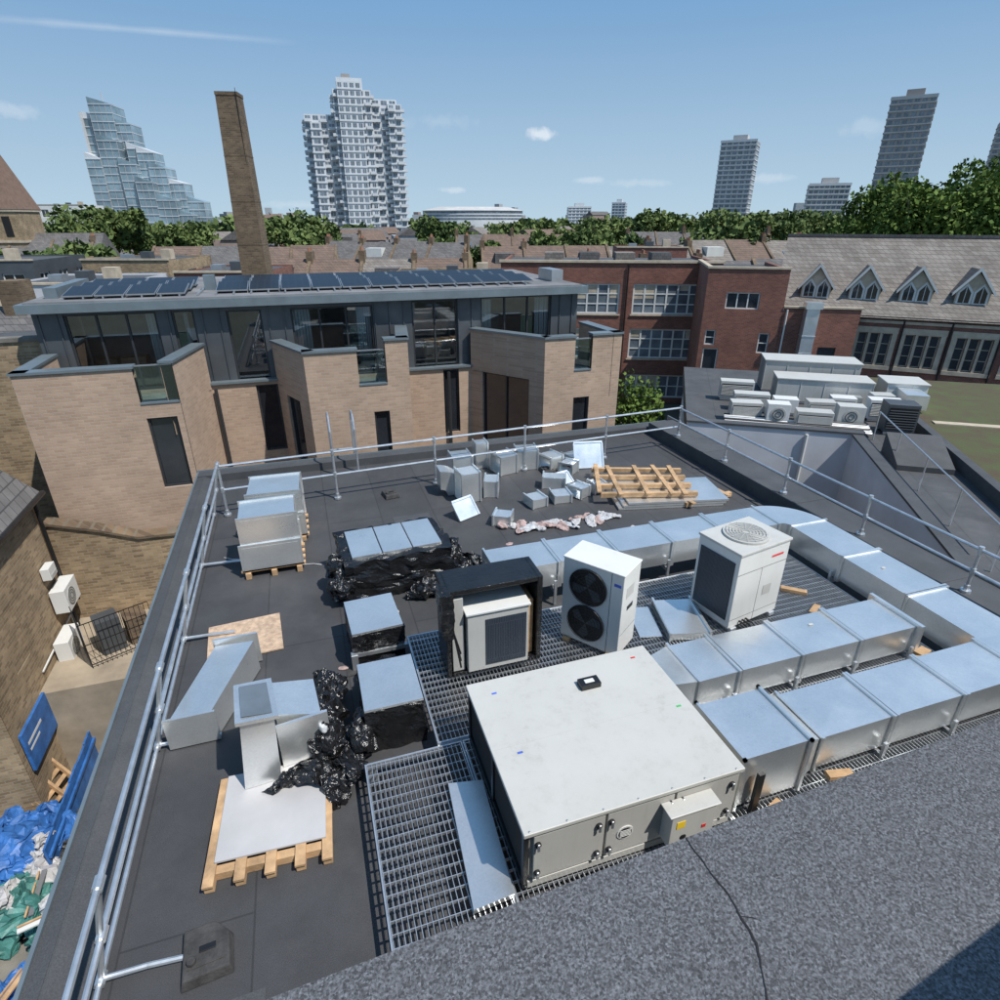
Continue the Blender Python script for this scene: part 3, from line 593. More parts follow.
# ------------------------------------------------------------------ left yard
o=Obj('brick_end_terrace',(-11.5,18.7,0))
facade(o,5.0,-7.3,2.35,[(1.0,1.9,-.3,1.2,1,2)],M_buffd,M_wfr,M_wdark,.12,.07)
o['walls'].box(0,.25,.01,5,-7.3,2.35,M_buffd); o['coping'].box(-.05,5.05,-.05,.3,2.351,2.45,M_conc); o['roof'].box(.25,5,.3,5,1.8,1.9,M_felt3); o['chimney'].box(1.0,1.9,2,2.8,1.91,3.4,M_chim)
o.done()
o=Obj('garden_wall')
pts=[(-7.4,15.6,-1.4),(-6.4,15.5,-1.5),(-5.4,15.45,-1.8),(-4.6,15.4,-2.1),(-3.8,15.45,-2.15),(-3.1,15.7,-2.0)]
for a,b in zip(pts,pts[1:]):
    o['wall'].hexa([(a[0],a[1],-7),(b[0],b[1],-7),(b[0],b[1]+.3,-7),(a[0],a[1]+.3,-7),(a[0],a[1],a[2]),(b[0],b[1],b[2]),(b[0],b[1]+.3,b[2]),(a[0],a[1]+.3,a[2])],M_buffd)
    o['coping'].hexa([(a[0],a[1]-.05,a[2]+.002),(b[0],b[1]-.05,b[2]+.002),(b[0],b[1]+.35,b[2]+.002),(a[0],a[1]+.35,a[2]+.002),(a[0],a[1]-.05,a[2]+.07),(b[0],b[1]-.05,b[2]+.07),(b[0],b[1]+.35,b[2]+.07),(a[0],a[1]+.35,a[2]+.07)],M_chim)
o.done()
o=Obj('old_brick_house')
o.at(-6.5,11.2,0,90); facade(o,4.2,-7.3,-.6,[(1.0,1.7,-3.3,-2.0,1,2)],M_buffd,M_frame,M_wdark,.1)
o.at(); o['walls'].box(-11.5,-6.51,11.2,15.4,-7.3,-.62,M_buffd)
o['roof'].hexa([(-11.7,11.0,-.6),(-6.35,11.0,-.6),(-6.35,15.5,-.6),(-11.7,15.5,-.6),(-11.7,11.0,2.2),(-9.0,11.0,2.2),(-9.0,15.5,2.2),(-11.7,15.5,2.2)],M_slate)
o['gutter'].cyl((-6.3,11,-.62),(-6.3,15.5,-.62),.06,M_black); o['downpipe'].cyl((-6.42,15.2,-.6),(-6.42,15.2,-6.5),.045,M_black)
for z in (-3.9,-4.4,-5.2): o['conduits'].path([(-6.46,13.0,z),(-6.46,15.1,z+.1),(-6.46,15.1,-6.2)],.02,[M_white,M_black,M_blu][int(-z)%3],5)
o.done()
for k,(y,z) in enumerate(((14.75,-3.3),(14.1,-4.3),(13.6,-4.9),(15.0,-4.9),(14.6,-2.4))):
    o=Obj('wall_air_conditioner',(-6.48,y,z),R(90),bevel=.01)
    if k==4: o['casing'].box(-.2,.2,-.2,-.02,0,.3,M_white); o['flap'].box(-.15,.15,-.21,-.201,.05,.12,M_cream2)
    else:
        o['casing'].box(-.4,.4,-.36,-.05,0,.6,M_white); o['fan_grille'].cyl((-.1,-.362,.3),(-.1,-.372,.3),.22,M_cream2,20)
        for r in (.08,.14,.2): o['fan_grille'].ring((-.1,-.38,.3),r,.006,M_black,'y',16)
        o['bracket'].box(-.3,-.26,-.36,0,-.06,-.001,M_black);o['bracket'].box(.26,.3,-.36,0,-.06,-.001,M_black)
    o.done()
o=Obj('wire_cage_fence',(-5.6,13.2,-4.2),R(25))
for i in range(15): o['bars'].cyl((i*.1,0,0),(i*.1,0,1.2),.008,M_black,4); o['bars'].cyl((0,i*.07,0),(0,i*.07,1.2),.008,M_black,4)
for z in (.1,.65,1.2): o['rails'].cyl((0,0,z),(1.4,0,z),.012,M_black,4); o['rails'].cyl((0,0,z),(0,1.0,z),.012,M_black,4)
o['bins'].box(.3,.8,.3,.8,.01,.9,M_zinc); o['bins'].box(.9,1.35,.3,.8,.01,.7,M_chim)
o.done()
o=Obj('blue_hoarding')
for i in range(7):
    y=9.6+i*.52; o['panels'].box(-5.9,-5.86,y,y+.5,-6.5,-5.5+.03*(i%2),M_blue)
o['posts'].box(-5.85,-5.8,9.6,13.2,-5.75,-5.68,M_blue)
o.done()
o=Obj('blue_notice_board',(-6.45,12.2,-4.9),R(90)); o['board'].box(-.9,.4,-.06,0,-.2,.75,M_blue); o['text_lines'].box(-.8,-.1,-.066,-.061,.4,.46,M_white); o['text_lines'].box(-.8,-.3,-.066,-.061,.25,.3,M_white); o.done()
random.seed(11)
for k,(x,y,s,m) in enumerate(((-6.6,10.4,(1.5,1.6,.9),M_blue),(-6.5,9.0,(1.6,1.3,.8),M_tgreen),(-5.2,8.6,(1.2,1.4,.6),M_tgreen),(-5.4,10.2,(1.0,1.6,.5),M_rubber),(-7.2,8.0,(1.3,1.2,.7),M_pvc),(-5.6,7.4,(1.3,1.0,.5),M_blue))):
    lump('crumpled_tarpaulin',(x,y,-6.5),s,.28,m,res=4,seed=200+k,freq=2.6)
cols=[M_tgreen,M_rubber,M_pvc,M_rubber,M_board,M_rubber,M_blue,M_conc]
for k in range(44):
    x=random.uniform(-7.8,-4.2);y=random.uniform(5.5,11.6); s_=random.uniform(.6,1.0)
    lump('rubble_bag',(x,y,-6.5+random.uniform(0,.5)),(random.uniform(.3,.8)*s_,random.uniform(.3,.7)*s_,random.uniform(.2,.6)),.2,cols[k%8],res=3,seed=100+k,rot=random.uniform(0,180),freq=4)
for k in range(6):
    x=random.uniform(-7.2,-4.8);y=random.uniform(7,11); a=MB(); L_=random.uniform(.5,1.0); a.box(-L_/2,L_/2,-.04,.04,0,.03,[M_wood,M_alu,M_white][k%3]); a.box(-L_/2,L_/2,.07,.10,0,.03,M_wood)
    ob=a.build('scrap_plank',None,(x,y,-5.8+random.uniform(0,.2)),random.uniform(0,3)); ob.rotation_euler[1]=random.uniform(-.2,.2)
o=Obj('timber_pallet',(-6.25,11.6,-6.45),R(75))
o.at(0,0,0,0,60)
for i in range(6): o['slat'].box(-.5,.5,i*.2,i*.2+.09,.0,.02,M_wood)
for x in (-.45,0,.42): o['runner'].box(x-.03,x+.03,0,1.1,.021,.1,M_wood)
o.done()
# ------------------------------------------------------------------ right-hand lower roofs
RL=(12.5,15.4,0);RR=R(-33)
M_sedum=mat('sedum_roof',(.105,.070,.042),.95,0,.3,1.3,.6,20,col2=(.065,.085,.028))
o=Obj('low_rise_annex',RL,RR)
o['roof'].box(-1.0,24,.3,9.5,-1.6,-1.05,M_felt3); o['roof'].box(4.2,6.1,-11,.3,-1.6,-1.05,M_felt3)
o['walls'].box(-.9,23.9,.35,9.4,-7.3,-1.61,M_render)
o['parapet'].box(-1.0,4.0,0,.30,-7.3,-.80,M_render); o['parapet'].box(3.9,4.2,-11,0,-7.3,-.85,M_render)
o['coping'].box(-1.05,4.25,-.03,.33,-.799,-.74,M_felt2); o['coping'].box(3.87,4.23,-11,-.031,-.849,-.79,M_felt2)
o['coping'].box(6.1,6.35,-11,6,-1.5,-.70,M_felt2)
o['downpipe'].cyl((2.6,-.06,-.9),(2.6,-.06,-6),.05,M_white)
o['green_roof'].box(6.36,20,-11,8.6,-1.5,-.86,M_sedum)
o['walkway'].box(6.8,12,2.0,2.3,-.859,-.82,M_stone)
o['skylight_kerb'].box(8.6,11.0,-2.6,-.6,-.859,-.55,M_zincl); o['skylight_glass'].box(8.7,10.9,-2.5,-.7,-.549,-.52,M_wsky)
o['lower_court'].box(-4,4,-11,0,-7.35,-5.0,M_felt3)
o['stair_roof'].hexa([(4.5,-2.2,-1.04),(5.9,-2.2,-1.04),(5.9,-.8,-1.04),(4.5,-.8,-1.04),(4.5,-2.2,-.9),(5.9,-2.2,-.9),(5.9,-.8,-.4),(4.5,-.8,-.4)],M_felt2)
o.done()
lp=lambda e,n:(RL[0]+e*math.cos(RR)-n*math.sin(RR),RL[1]+e*math.sin(RR)+n*math.cos(RR))
def unit(name,e,n,w,d,h,m,kind=0,z=-1.04,rr=0):
    x,y=lp(e,n); u=Obj(name,(x,y,z),RR+R(rr),bevel=.01)
    u['casing'].box(0,w,0,d,.1,h,m); u['feet'].box(.05,w-.05,.05,.12,0,.099,M_tube);u['feet'].box(.05,w-.05,d-.12,d-.05,0,.099,M_tube)
    if kind==1:
        k=max(1,int(w/.8))
        for i in range(k):
            cx=w*(i+.5)/k; rr_=min(.26,h*.32)
            u['fan_grille'].cyl((cx,-.001,h*.55),(cx,-.012,h*.55),rr_,M_cream2,18); u['fan_grille'].ring((cx,-.02,h*.55),rr_*.7,.012,M_black,'y',14); u['fan_grille'].ring((cx,-.02,h*.55),rr_*.35,.012,M_black,'y',10)
    if kind==3:
        u['louvres'].box(.05,w-.05,-.012,-.001,.2,h-.1,M_black)
        for q in range(8): u['louvres'].box(.05,w-.05,-.03,-.013,.22+q*(h-.35)/8,.25+q*(h-.35)/8,m)
    if kind==2:
        for i in range(int(w/.8)+1): u['joints'].box(i*.8,i*.8+.03,-.015,d+.015,.08,h+.02,m)
        u['lid'].box(-.04,w+.04,-.04,d+.04,h+.001,h+.05,M_cream)
    u.done()
unit('ventilation_plant_unit',1.9,5.6,3.4,1.3,1.25,M_cream2,2); unit('ventilation_plant_unit',2.2,4.1,3.2,1.1,.9,M_cream,2)
unit('ventilation_plant_unit',5.9,4.3,1.3,1.2,.9,M_white,2)
random.seed(44)
for i,(e,n,w,kd) in enumerate(((.4,1.2,1.0,3),(1.5,1.0,.7,1),(2.4,.9,1.1,3),(.6,2.6,1.2,3),(1.9,2.4,.8,1),(3.0,2.3,.9,3),(3.7,1.3,.8,1),(4.9,2.4,1.0,3),(5.2,3.2,.7,1),(.2,3.9,1.2,3),(3.9,3.1,.8,3))):
    unit('rooftop_condenser',e,n,w,.5,random.uniform(.55,.85),[M_cream,M_white,M_cream2][i%3],kd,rr=random.choice([0,0,5]))
unit('rooftop_condenser',5.0,1.0,.9,.7,1.0,M_zinc,3)
x,y=lp(0,0); o=Obj('roof_pipework',(x,y,-1.04),RR)
for k in range(6): o['pipes'].path([(.2,.7+.12*k,.12+.02*k),(4.6,.6+.12*k,.12+.02*k),(4.6,3.4,.12+.02*k)],.04,[M_alu,M_white,M_black][k%3],6)
o['duct'].box(4.1,5.0,3.6,4.0,.1,.5,M_galv); o['duct'].box(6.2,6.9,3.2,5.4,.3,.8,M_galv)
for k in range(5): o['railing'].cyl((4.6,.4-2*k,0),(4.6,.4-2*k,.9),.02,M_tube,5)
o['railing'].cyl((4.6,.4,.9),(4.6,-7.6,.9),.02,M_tube,5)
o.done()
# ------------------------------------------------------------------ foliage
def leaves(pts,size):
    N=len(pts); u=rng.normal(size=(N,3)); u/=np.linalg.norm(u,axis=1)[:,None]; w=rng.normal(size=(N,3)); w-=(w*u).sum(1)[:,None]*u; w/=np.linalg.norm(w,axis=1)[:,None]
    s=(size*rng.uniform(.6,1.3,N))[:,None]; a=pts+u*s; b=pts+w*s*.7; c=pts-u*s; d=pts-w*s*.7
    return np.stack([a,b,c,d],1).reshape(-1,3)
def crown_pts(c,r,n,lobes=14):
    out=[]; c=np.array(c);r=np.array(r)
    for i in range(lobes):
        d=rng.normal(size=3); d/=np.linalg.norm(d); d[2]=abs(d[2])*.95-.2
        lc=c+d*r*rng.uniform(.45,.78); lr=r*rng.uniform(.28,.48)
        k=n//lobes; q=rng.normal(size=(k,3)); q/=np.linalg.norm(q,axis=1)[:,None]; q*=rng.uniform(.6,1.05,(k,1)); out.append(lc+q*lr)
    return np.concatenate(out)
def leafmesh(name,P,size,m,parent=None):
    V=leaves(P,size); N=len(P); me=bpy.data.meshes.new(name)
    me.vertices.add(4*N); me.vertices.foreach_set('co',V.ravel()); me.loops.add(4*N); me.loops.foreach_set('vertex_index',np.arange(4*N,dtype=np.int32))
    me.polygons.add(N); me.polygons.foreach_set('loop_start',np.arange(0,4*N,4,dtype=np.int32)); me.polygons.foreach_set('loop_total',np.full(N,4,dtype=np.int32))
    at=me.attributes.new('lv','FLOAT','FACE'); at.data.foreach_set('value',rng.uniform(0,1,N).astype(np.float32))
    me.materials.append(m); me.update(calc_edges=True); o=bpy.data.objects.new(name,me); sc.collection.objects.link(o)
    if parent: o.parent=parent
    return o
def tree(x,y,h,r,zb=-7.4,n=5000,ls=.3,name='tree',m=None):
    o=Obj(name,(x,y,zb)); t=o['trunk']; hc=h*.55
    t.cyl((0,0,0),(0,0,hc),r*.07,M_trunk,8,r*.045)
    for k in range(7):
        a=k*.9+random.random(); t.cyl((0,0,hc*random.uniform(.55,.95)),(math.cos(a)*r*.6,math.sin(a)*r*.6,h*random.uniform(.6,.85)),r*.03,M_trunk,5,r*.008)
    o.done(); P=crown_pts((0,0,h*.60),(r,r,h*.40),n,18); leafmesh('crown',P,ls,m or M_leaf,o.e)
for (xc,yc,h,r) in ((44,68,17.4,5.0),(50.5,70,20.0,6.0),(58,71,22.5,6.8),(66,74,22,7),(46.5,78,18.5,5.5),(39.5,72,13.0,3.6)):
    x,y=C(xc,yc); tree(x,y,h,r,n=11000,ls=.25)
x,y=C(6.0,25); tree(x,y,7.2,1.5,n=2500,ls=.10,name='shrub')
def mass(name,lst,n,ls,m=M_leafd):
    P=[]
    for (xc,yc,zt,r) in lst:
        x,y=C(xc,yc); P.append(crown_pts((x,y,zt-r*.9),(r,r,r*.95),n,9))
    leafmesh(name,np.concatenate(P),ls,m)
L=[]
random.seed(5)
def belt(x0,x1,y,zt,r,k,jit=6):
    for i in range(k):
        xc=x0+(x1-x0)*(i+random.random()*.9)/k; rr=r*random.uniform(.6,1.3); L.append((xc,y+random.uniform(-jit,jit),zt+random.uniform(-2.6,.9)+(rr-r)*.5,rr))
belt(-78,-60,118,8.0,6,6); belt(-46,-31,125,6.4,5.5,6); belt(-88,-62,150,6.0,5.5,5); belt(-66,-50,84,2.4,3.6,4)
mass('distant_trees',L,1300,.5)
L=[]; belt(-16,14,150,6.2,5,9); belt(20,84,145,7.8,6,17); belt(28,62,92,5.4,4.8,11); belt(-14,-1,105,3.8,3.8,4); belt(6,24,112,4.2,4.2,6); belt(-34,-18,104,3.2,3.8,4)
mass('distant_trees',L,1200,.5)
L=[]; belt(-180,230,220,5.8,6.5,34,25); belt(-330,350,380,7.5,9,40,50)
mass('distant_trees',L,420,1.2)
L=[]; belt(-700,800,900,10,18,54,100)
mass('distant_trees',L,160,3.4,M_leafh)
# ------------------------------------------------------------------ tall brick chimney
x,y=C(-12.95,34)
o=Obj('factory_chimney',(x,y,0),R(-18+6))
o['shaft'].hexa([(-.82,-.82,-7.3),(.82,-.82,-7.3),(.82,.82,-7.3),(-.82,.82,-7.3),(-.50,-.5,10.5),(.5,-.5,10.5),(.5,.5,10.5),(-.5,.5,10.5)],M_chim)
o['cap'].box(-.52,.52,-.52,.52,10.501,10.65,M_chim); o['flue'].box(-.3,.3,-.3,.3,10.651,10.68,M_dark)
for z in (2,4,6,8): 
    w=.82-.32*(z+7.3)/17.7+.010; o['iron_bands'].box(-w,w,-w,w,z,z+.05,M_chim)
o['lightning_rod'].cyl((.45,-.54,5),(.45,-.54,10.8),.015,M_black,4)
o.done()
# ------------------------------------------------------------------ red brick school block
o=Obj('red_brick_school',(13.9,42.6,0),R(-23))
ops=[]
for a,b,n_ in ((4.6,8.4,5),(9.3,14.0,6)): ops+=[(a,b,-.9,1.15,n_,3),(a,b,-4.0,-1.9,n_,3),(a,b,-6.9,-5.2,n_,2)]
ops+=[(1,3.9,-.9,1.15,4,3),(1,3.9,-4,-1.9,4,3)]
facade(o,15.2,-7.3,2.5,ops,M_redb,M_wfr,M_wsky,.15,.11)
random.seed(8)
for q in ops:
    n_=q[4]
    for i in range(n_):
        if random.random()<.55: 
            w_=(q[1]-q[0])/n_; h_=random.uniform(.3,1.2); o['roller_blinds'].box(q[0]+i*w_+.09,q[0]+(i+1)*w_-.03,.128,.134,q[3]-.1-h_,q[3]-.12,M_stone)
o['walls'].box(0,.2,.01,10,-7.3,2.5,M_redb); o['walls'].box(15.0,15.2,.01,10,-7.3,2.5,M_redb)
o['roof'].box(0,15.2,.3,10,2.2,2.3,M_felt3); o['parapet'].box(-.1,15.3,-.1,.2,2.501,2.66,M_stone)
for i in range(4): o['rooftop_box'].box(3+i*2.6,4.4+i*2.6,3,5,2.31,3.0,[M_tile,M_slate][i%2])
o['downpipe'].cyl((8.85,-.1,2.4),(8.85,-.1,-7),.06,M_black,6); o['downpipe'].cyl((14.6,-.1,2.4),(14.6,-.1,-7),.06,M_black,6)
for a,b in ((4.5,8.5),(9.2,14.1)): 
    for z in (-1.0,-4.1): o['sills'].box(a,b,-.08,-.002,z,z+.09,M_stone)
o.done()
x,y=C(12.3,37.5)
o=Obj('red_brick_wing',(x,y,0),R(-18-12))
facade(o,4.5,-7.3,2.6,[(1.2,3.1,.35,1.3,3,1),(.3,1.2,-4.2,-2.0,1,1),(3.4,4.0,-2.2,-1.0,1,2),(.3,.9,-1.8,-.9,1,2)],M_redb,M_wfr,M_wdark,.14,.07)
o['walls'].box(0,.2,.01,7,-7.3,2.6,M_redb);o['walls'].box(4.3,4.5,.01,7,-7.3,2.6,M_redb);o['roof'].box(.2,4.3,.2,7,2.3,2.4,M_felt);o['coping'].box(-.06,4.56,-.06,.22,2.601,2.72,M_stone);o['coping'].box(-.06,.22,.221,7,2.601,2.72,M_stone)
o.at(4.52,0,0)
facade(o,4.2,-7.3,.5,[(2.3,3.3,-3.9,-1.7,1,1)],M_redb,M_frame,M_wdark,.14,.07)
o['roof'].box(0,4.2,.2,6,.2,.3,M_felt);o['coping'].box(0,4.3,-.06,.22,.501,.6,M_stone)
o['ventilation_riser'].box(1.1,1.8,-.75,-.01,-4,.55,M_galv); o['ventilation_riser'].box(1.0,1.9,-.85,-.01,.551,.9,M_galv)
for z in (-3,-2,-1): o['ventilation_riser'].box(1.07,1.83,-.78,-.01,z,z+.05,M_galv)
o['downpipe'].cyl((.2,-.08,.4),(.2,-.08,-7),.05,M_white)
o.done()
x,y=C(17.2,38.4)
o=Obj('gothic_school_hall',(x,y,0),R(-18-25))
ops=[]
for c in (3.3,5.5,7.9,10.4,13,15.6):
    for k in (-.62,0,.62): ops.append((c+k-.25,c+k+.25,-2.7,-.85,1,3))
facade(o,20,-7.3,.0,ops,M_redb,M_stone,M_wdark,.2,.06)
for c in (3.3,5.5,7.9,10.4,13,15.6):
    o['stone_surrounds'].box(c-1.15,c+1.15,-.06,-.002,-.84,-.50,M_stone);o['stone_surrounds'].box(c-1.15,c+1.15,-.1,-.002,-2.95,-2.72,M_stone)
    for k in (-1.0,-.31,.31,1.0): o['stone_surrounds'].box(c+k-(.13 if abs(k)>.5 else .06),c+k+(.13 if abs(k)>.5 else .06),-.05,-.002,-2.715,-.845,M_stone)
o['stone_band'].box(0,20,-.08,-.002,-.28,-.12,M_stone); o['gutter'].box(0,20,-.25,-.03,.0,.12,M_black)
o['roof'].poly([(-.3,-.3,0.03),(20,-.3,0.03),(20,5,4.2),(-.3,5,4.2)],M_tile); o['roof'].poly([(-.3,10,0.03),(20,10,0.03),(20,5,4.2),(-.3,5,4.2)],M_tile)
o['walls'].poly([(0,0,0),(0,10,0),(0,5,4.1)],M_redb); o['walls'].box(-.01,.2,.01,10,-7.3,-.01,M_redb); o['ridge'].box(-.3,20,4.9,5.1,4.17,4.35,M_slate)
S=1.22
for c in (1.9,4.5,7.1,9.8,12.6,15.5):
    d=o['dormers']; yb=.8; zb=.80; w=.66*S
    d.poly([(c-w,yb,zb),(c+w,yb,zb),(c+w,yb,zb+.70*S),(c,yb,zb+1.45*S),(c-w,yb,zb+.70*S)],M_stone)
    d.poly([(c-w,yb,zb),(c-w,yb,zb+.70*S),(c-w,yb+1.2,zb+.70*S)],M_tile); d.poly([(c+w,yb,zb),(c+w,yb,zb+.70*S),(c+w,yb+1.2,zb+.70*S)],M_tile)
    for s in (-1,1): o['dormer_roofs'].poly([(c+s*(w+.18),yb-.15,zb+.50*S),(c,yb-.15,zb+1.56*S),(c,yb+2.4,zb+1.56*S),(c+s*(w+.18),yb+1.1,zb+.52*S)],M_slate)
    for s in (-1,1): o['bargeboards'].hexa([(c+s*(w+.20),yb-.2,zb+.42*S),(c+s*(w+.20),yb-.12,zb+.42*S),(c,yb-.12,zb+1.50*S),(c,yb-.2,zb+1.50*S),(c+s*(w+.20),yb-.2,zb+.56*S),(c+s*(w+.20),yb-.12,zb+.56*S),(c,yb-.12,zb+1.67*S),(c,yb-.2,zb+1.67*S)],M_wfr)
    for s in (-1,1): 
        q=lambda u,v,dy:(c+s*.31*S+u*S,yb-dy,zb+v*S)
        o['dormer_frames'].poly([q(-.29,.04,.01),q(.29,.04,.01),q(.29,.60,.01),q(0,.98,.01),q(-.29,.60,.01)],M_wfr)
        o['dormer_windows'].poly([q(-.21,.12,.02),q(.21,.12,.02),q(.21,.56,.02),q(0,.84,.02),q(-.21,.56,.02)],M_wdark)
        o['dormer_frames'].box(c+s*.31*S-.015,c+s*.31*S+.015,yb-.035,yb-.021,zb+.12*S,zb+.8*S,M_wfr)
o['lean_to'].hexa([(3,-4,-7.3),(20,-4,-7.3),(20,-.05,-7.3),(3,-.05,-7.3),(3,-4,-4.4),(20,-4,-4.4),(20,-.05,-3.6),(3,-.05,-3.6)],M_slate)
for k in range(8): o['downpipes'].cyl((2.1+k*2.35,-.08,0),(2.1+k*2.35,-.08,-3.6),.05,M_black,6)
o.done()
# ------------------------------------------------------------------ terraced houses
def terrace(xc,yc,ang,n,ridge=3,w=5.2,wall=None,roof=None,d=9):
    x,y=C(xc,yc); o=Obj('terraced_houses',(x,y,0),R(-18+ang)); L=n*w; ev=ridge-2.6; wall=wall or M_buffd; roof=roof or M_slate
    ops=[]
    for i in range(n):
        for z in (ev-2.2,ev-5.2): ops+=[(i*w+.8,i*w+1.8,z,z+1.5,1,2),(i*w+3.0,i*w+4.0,z,z+1.5,1,2)]
    facade(o,L,-7.3,ev,ops,wall,M_wfr,M_wdark,.12,.08)
    o['walls'].poly([(0,0,-7.3),(0,d,-7.3),(0,d,ev),(0,d/2,ridge),(0,0,ev)],wall);o['walls'].poly([(L,0,-7.3),(L,d,-7.3),(L,d,ev),(L,d/2,ridge),(L,0,ev)],wall)
    for i in range(n):
        rm=random.choice([roof,roof,M_slate,M_brtile]); a=i*w; b=a+w; dz=random.uniform(-.1,.1)
        o['roof'].poly([(a,-.3,ev-.1),(b,-.3,ev-.1),(b,d/2,ridge+.05+dz),(a,d/2,ridge+.05+dz)],rm);o['roof'].poly([(a,d+.3,ev-.1),(b,d+.3,ev-.1),(b,d/2,ridge+.05+dz),(a,d/2,ridge+.05+dz)],rm)
        if random.random()<.5: o['rooflights'].hexa([(a+2,1.2,ev+.66),(a+2.8,1.2,ev+.66),(a+2.8,2.2,ev+1.24),(a+2,2.2,ev+1.24),(a+2,1.2,ev+.78),(a+2.8,1.2,ev+.78),(a+2.8,2.2,ev+1.36),(a+2,2.2,ev+1.36)],M_wsky)
        elif random.random()<.5: o['dormer_box'].box(a+1.5,a+3.8,1.2,3.6,ev+.3,ev+1.9,random.choice([M_slate,M_wfr,M_zinc]))
    for i in range(n+1):
        x=i*w; o['party_walls'].hexa([(x-.15,-.35,ev),(x+.15,-.35,ev),(x+.15,d/2,ridge-.1),(x-.15,d/2,ridge-.1),(x-.15,-.35,ev+.2),(x+.15,-.35,ev+.2),(x+.15,d/2,ridge+.22),(x-.15,d/2,ridge+.22)],M_chim)
        if random.random()<.7:
            h=ridge+random.uniform(.5,1.0); o['chimney_stacks'].box(x-.3,x+.3,d/2-.7,d/2+.7,ridge-1,h,M_chim)
            for k in range(4): o['chimney_pots'].cyl((x,d/2-.5+k*.33,h+.001),(x,d/2-.5+k*.33,h+.32),.10,M_pot,7,.08)
    o.done()
terrace(-24,60,4,4,1.6,roof=M_tile); terrace(3,58,-4,5,1.7,roof=M_slate); terrace(-2,76,3,5,2.2,roof=M_tile); terrace(-40,72,10,4,2.2)
terrace(-62,58,20,5,1.4); terrace(-26,92,-8,4,2.2); terrace(26,84,5,5,2.6,roof=M_tile); terrace(-84,85,15,5,2.4); terrace(60,98,-20,6,3.2)
terrace(-8,118,2,5,2.6,roof=M_brtile); terrace(24,120,-4,5,3.0,roof=M_slate); terrace(-50,132,6,4,2.6)
def block(name,xc,yc,ang,w,d,z1,wall,fl=3.0,bay_=2.6,z0=-7.3,fm=None,gm=None,win=(1.5,1.5)):
    x,y=C(xc,yc); o=Obj(name,(x,y,0),R(-18+ang)); 
    nf=max(1,int((z1+7.3)/fl)) 
    def ops(L):
        r=[];nb=max(1,int(L/bay_))
        for i in range(nb):
            for j in range(nf):
                c=L*(i+.5)/nb; zz=z1-.9-win[1]-j*fl
                if zz>-7: r.append((c-win[0]/2,c+win[0]/2,zz,zz+win[1],2,1))
        return r
    facade(o,w,z0,z1,ops(w),wall,fm or M_wfr,gm or M_wdark,.15,.08)
    o.at(w,0,0,90); facade(o,d,z0,z1,ops(d),wall,fm or M_wfr,gm or M_wdark,.15,.08)
    o.at(0,d,0,-90); facade(o,d,z0,z1,ops(d),wall,fm or M_wfr,gm or M_wdark,.15,.08)
    o.at(); o['roof'].box(.01,w-.01,.01,d-.01,z1-.3,z1-.1,M_felt3); o['walls'].box(0,w,d-.2,d,z0,z1,wall)
    o['parapet'].box(-.08,w+.08,-.08,.2,z1+.001,z1+.12,M_stone)
    for k in range(3): o['roof_plant'].box(w*(.2+.25*k),w*(.2+.25*k)+.8,d*.4,d*.4+.8,z1-.09,z1+.3+.2*k,[M_alu,M_zinc,M_stone][k])
    return o
block('brick_house',-21.5,42,2,5.5,8,2.0,M_redb).done()
block('flat_roofed_block',-29,36,6,6.5,8,1.8,M_render).done()
block('flat_roofed_block',-36,31,10,8,8,1.1,M_stone,fm=M_frame).done()
block('brick_house',-18.5,34,0,5,6,1.2,M_buffd).done()
block('flat_roofed_block',-47,46,10,12,9,2.4,M_zinc).done()
block('flat_roofed_block',-8,44,0,9,8,1.6,M_buffd).done()
block('flat_roofed_block',-34,52,0,7,8,2.2,M_buffd).done()
block('brick_house',12,66,-6,7,7,2.6,M_redb).done(); block('flat_roofed_block',34,70,-10,9,7,2.8,M_render).done()
o=Obj('slate_roof_house',(*C(-22,22),0),R(-10))
o['walls'].box(-4,4,0,6,-7.3,-.5,M_buffd); o['roof'].hexa([(-4.3,-.3,-.5),(4.3,-.3,-.5),(4.3,6.3,-.5),(-4.3,6.3,-.5),(-4.3,2.9,2.0),(4.3,2.9,2.0),(4.3,3.1,2.0),(-4.3,3.1,2.0)],M_slate); o['chimney'].box(2.5,3.3,2.5,3.5,.5,3.0,M_chim)
o.done()
o=Obj('slate_roof_house',(*C(-17.5,19.5),0),R(-14))
o['walls'].box(-3,1.5,0,5,-7.3,-.2,M_buffd); o['roof'].hexa([(-3.3,-.3,-.2),(1.8,-.3,-.2),(1.8,5.3,-.2),(-3.3,5.3,-.2),(-3.3,2.4,1.7),(1.8,2.4,1.7),(1.8,2.6,1.7),(-3.3,2.6,1.7)],M_slate); o.done()
x,y=C(-71,95)
o=Obj('church',(x,y,0),R(-10))
o['tower'].box(-3,3,-3,3,-7.3,6.5,M_buffd); o['spire'].poly([(-3.2,-3.2,6.5),(3.2,-3.2,6.5),(3.2,3.2,6.5),(-3.2,3.2,6.5),(0,0,17)],mat('spire_slate',(.17,.11,.08),.8),[(0,1,4),(1,2,4),(2,3,4),(3,0,4)])
o['nave'].box(3,12,-3,4,-7.3,0,M_redb); o['nave_roof'].hexa([(3,-3.3,0),(12.3,-3.3,0),(12.3,4.3,0),(3,4.3,0),(3,.3,3.4),(12.3,.3,3.4),(12.3,.7,3.4),(3,.7,3.4)],M_slate)
for s in (-1.4,1.4): o['belfry_windows'].box(s-.5,s+.5,-3.05,-3.001,3,5.6,M_dark)
for z in (2.2,6.2): o['string_courses'].box(-3.15,3.15,-3.15,3.15,z,z+.3,M_stone)
o.done()
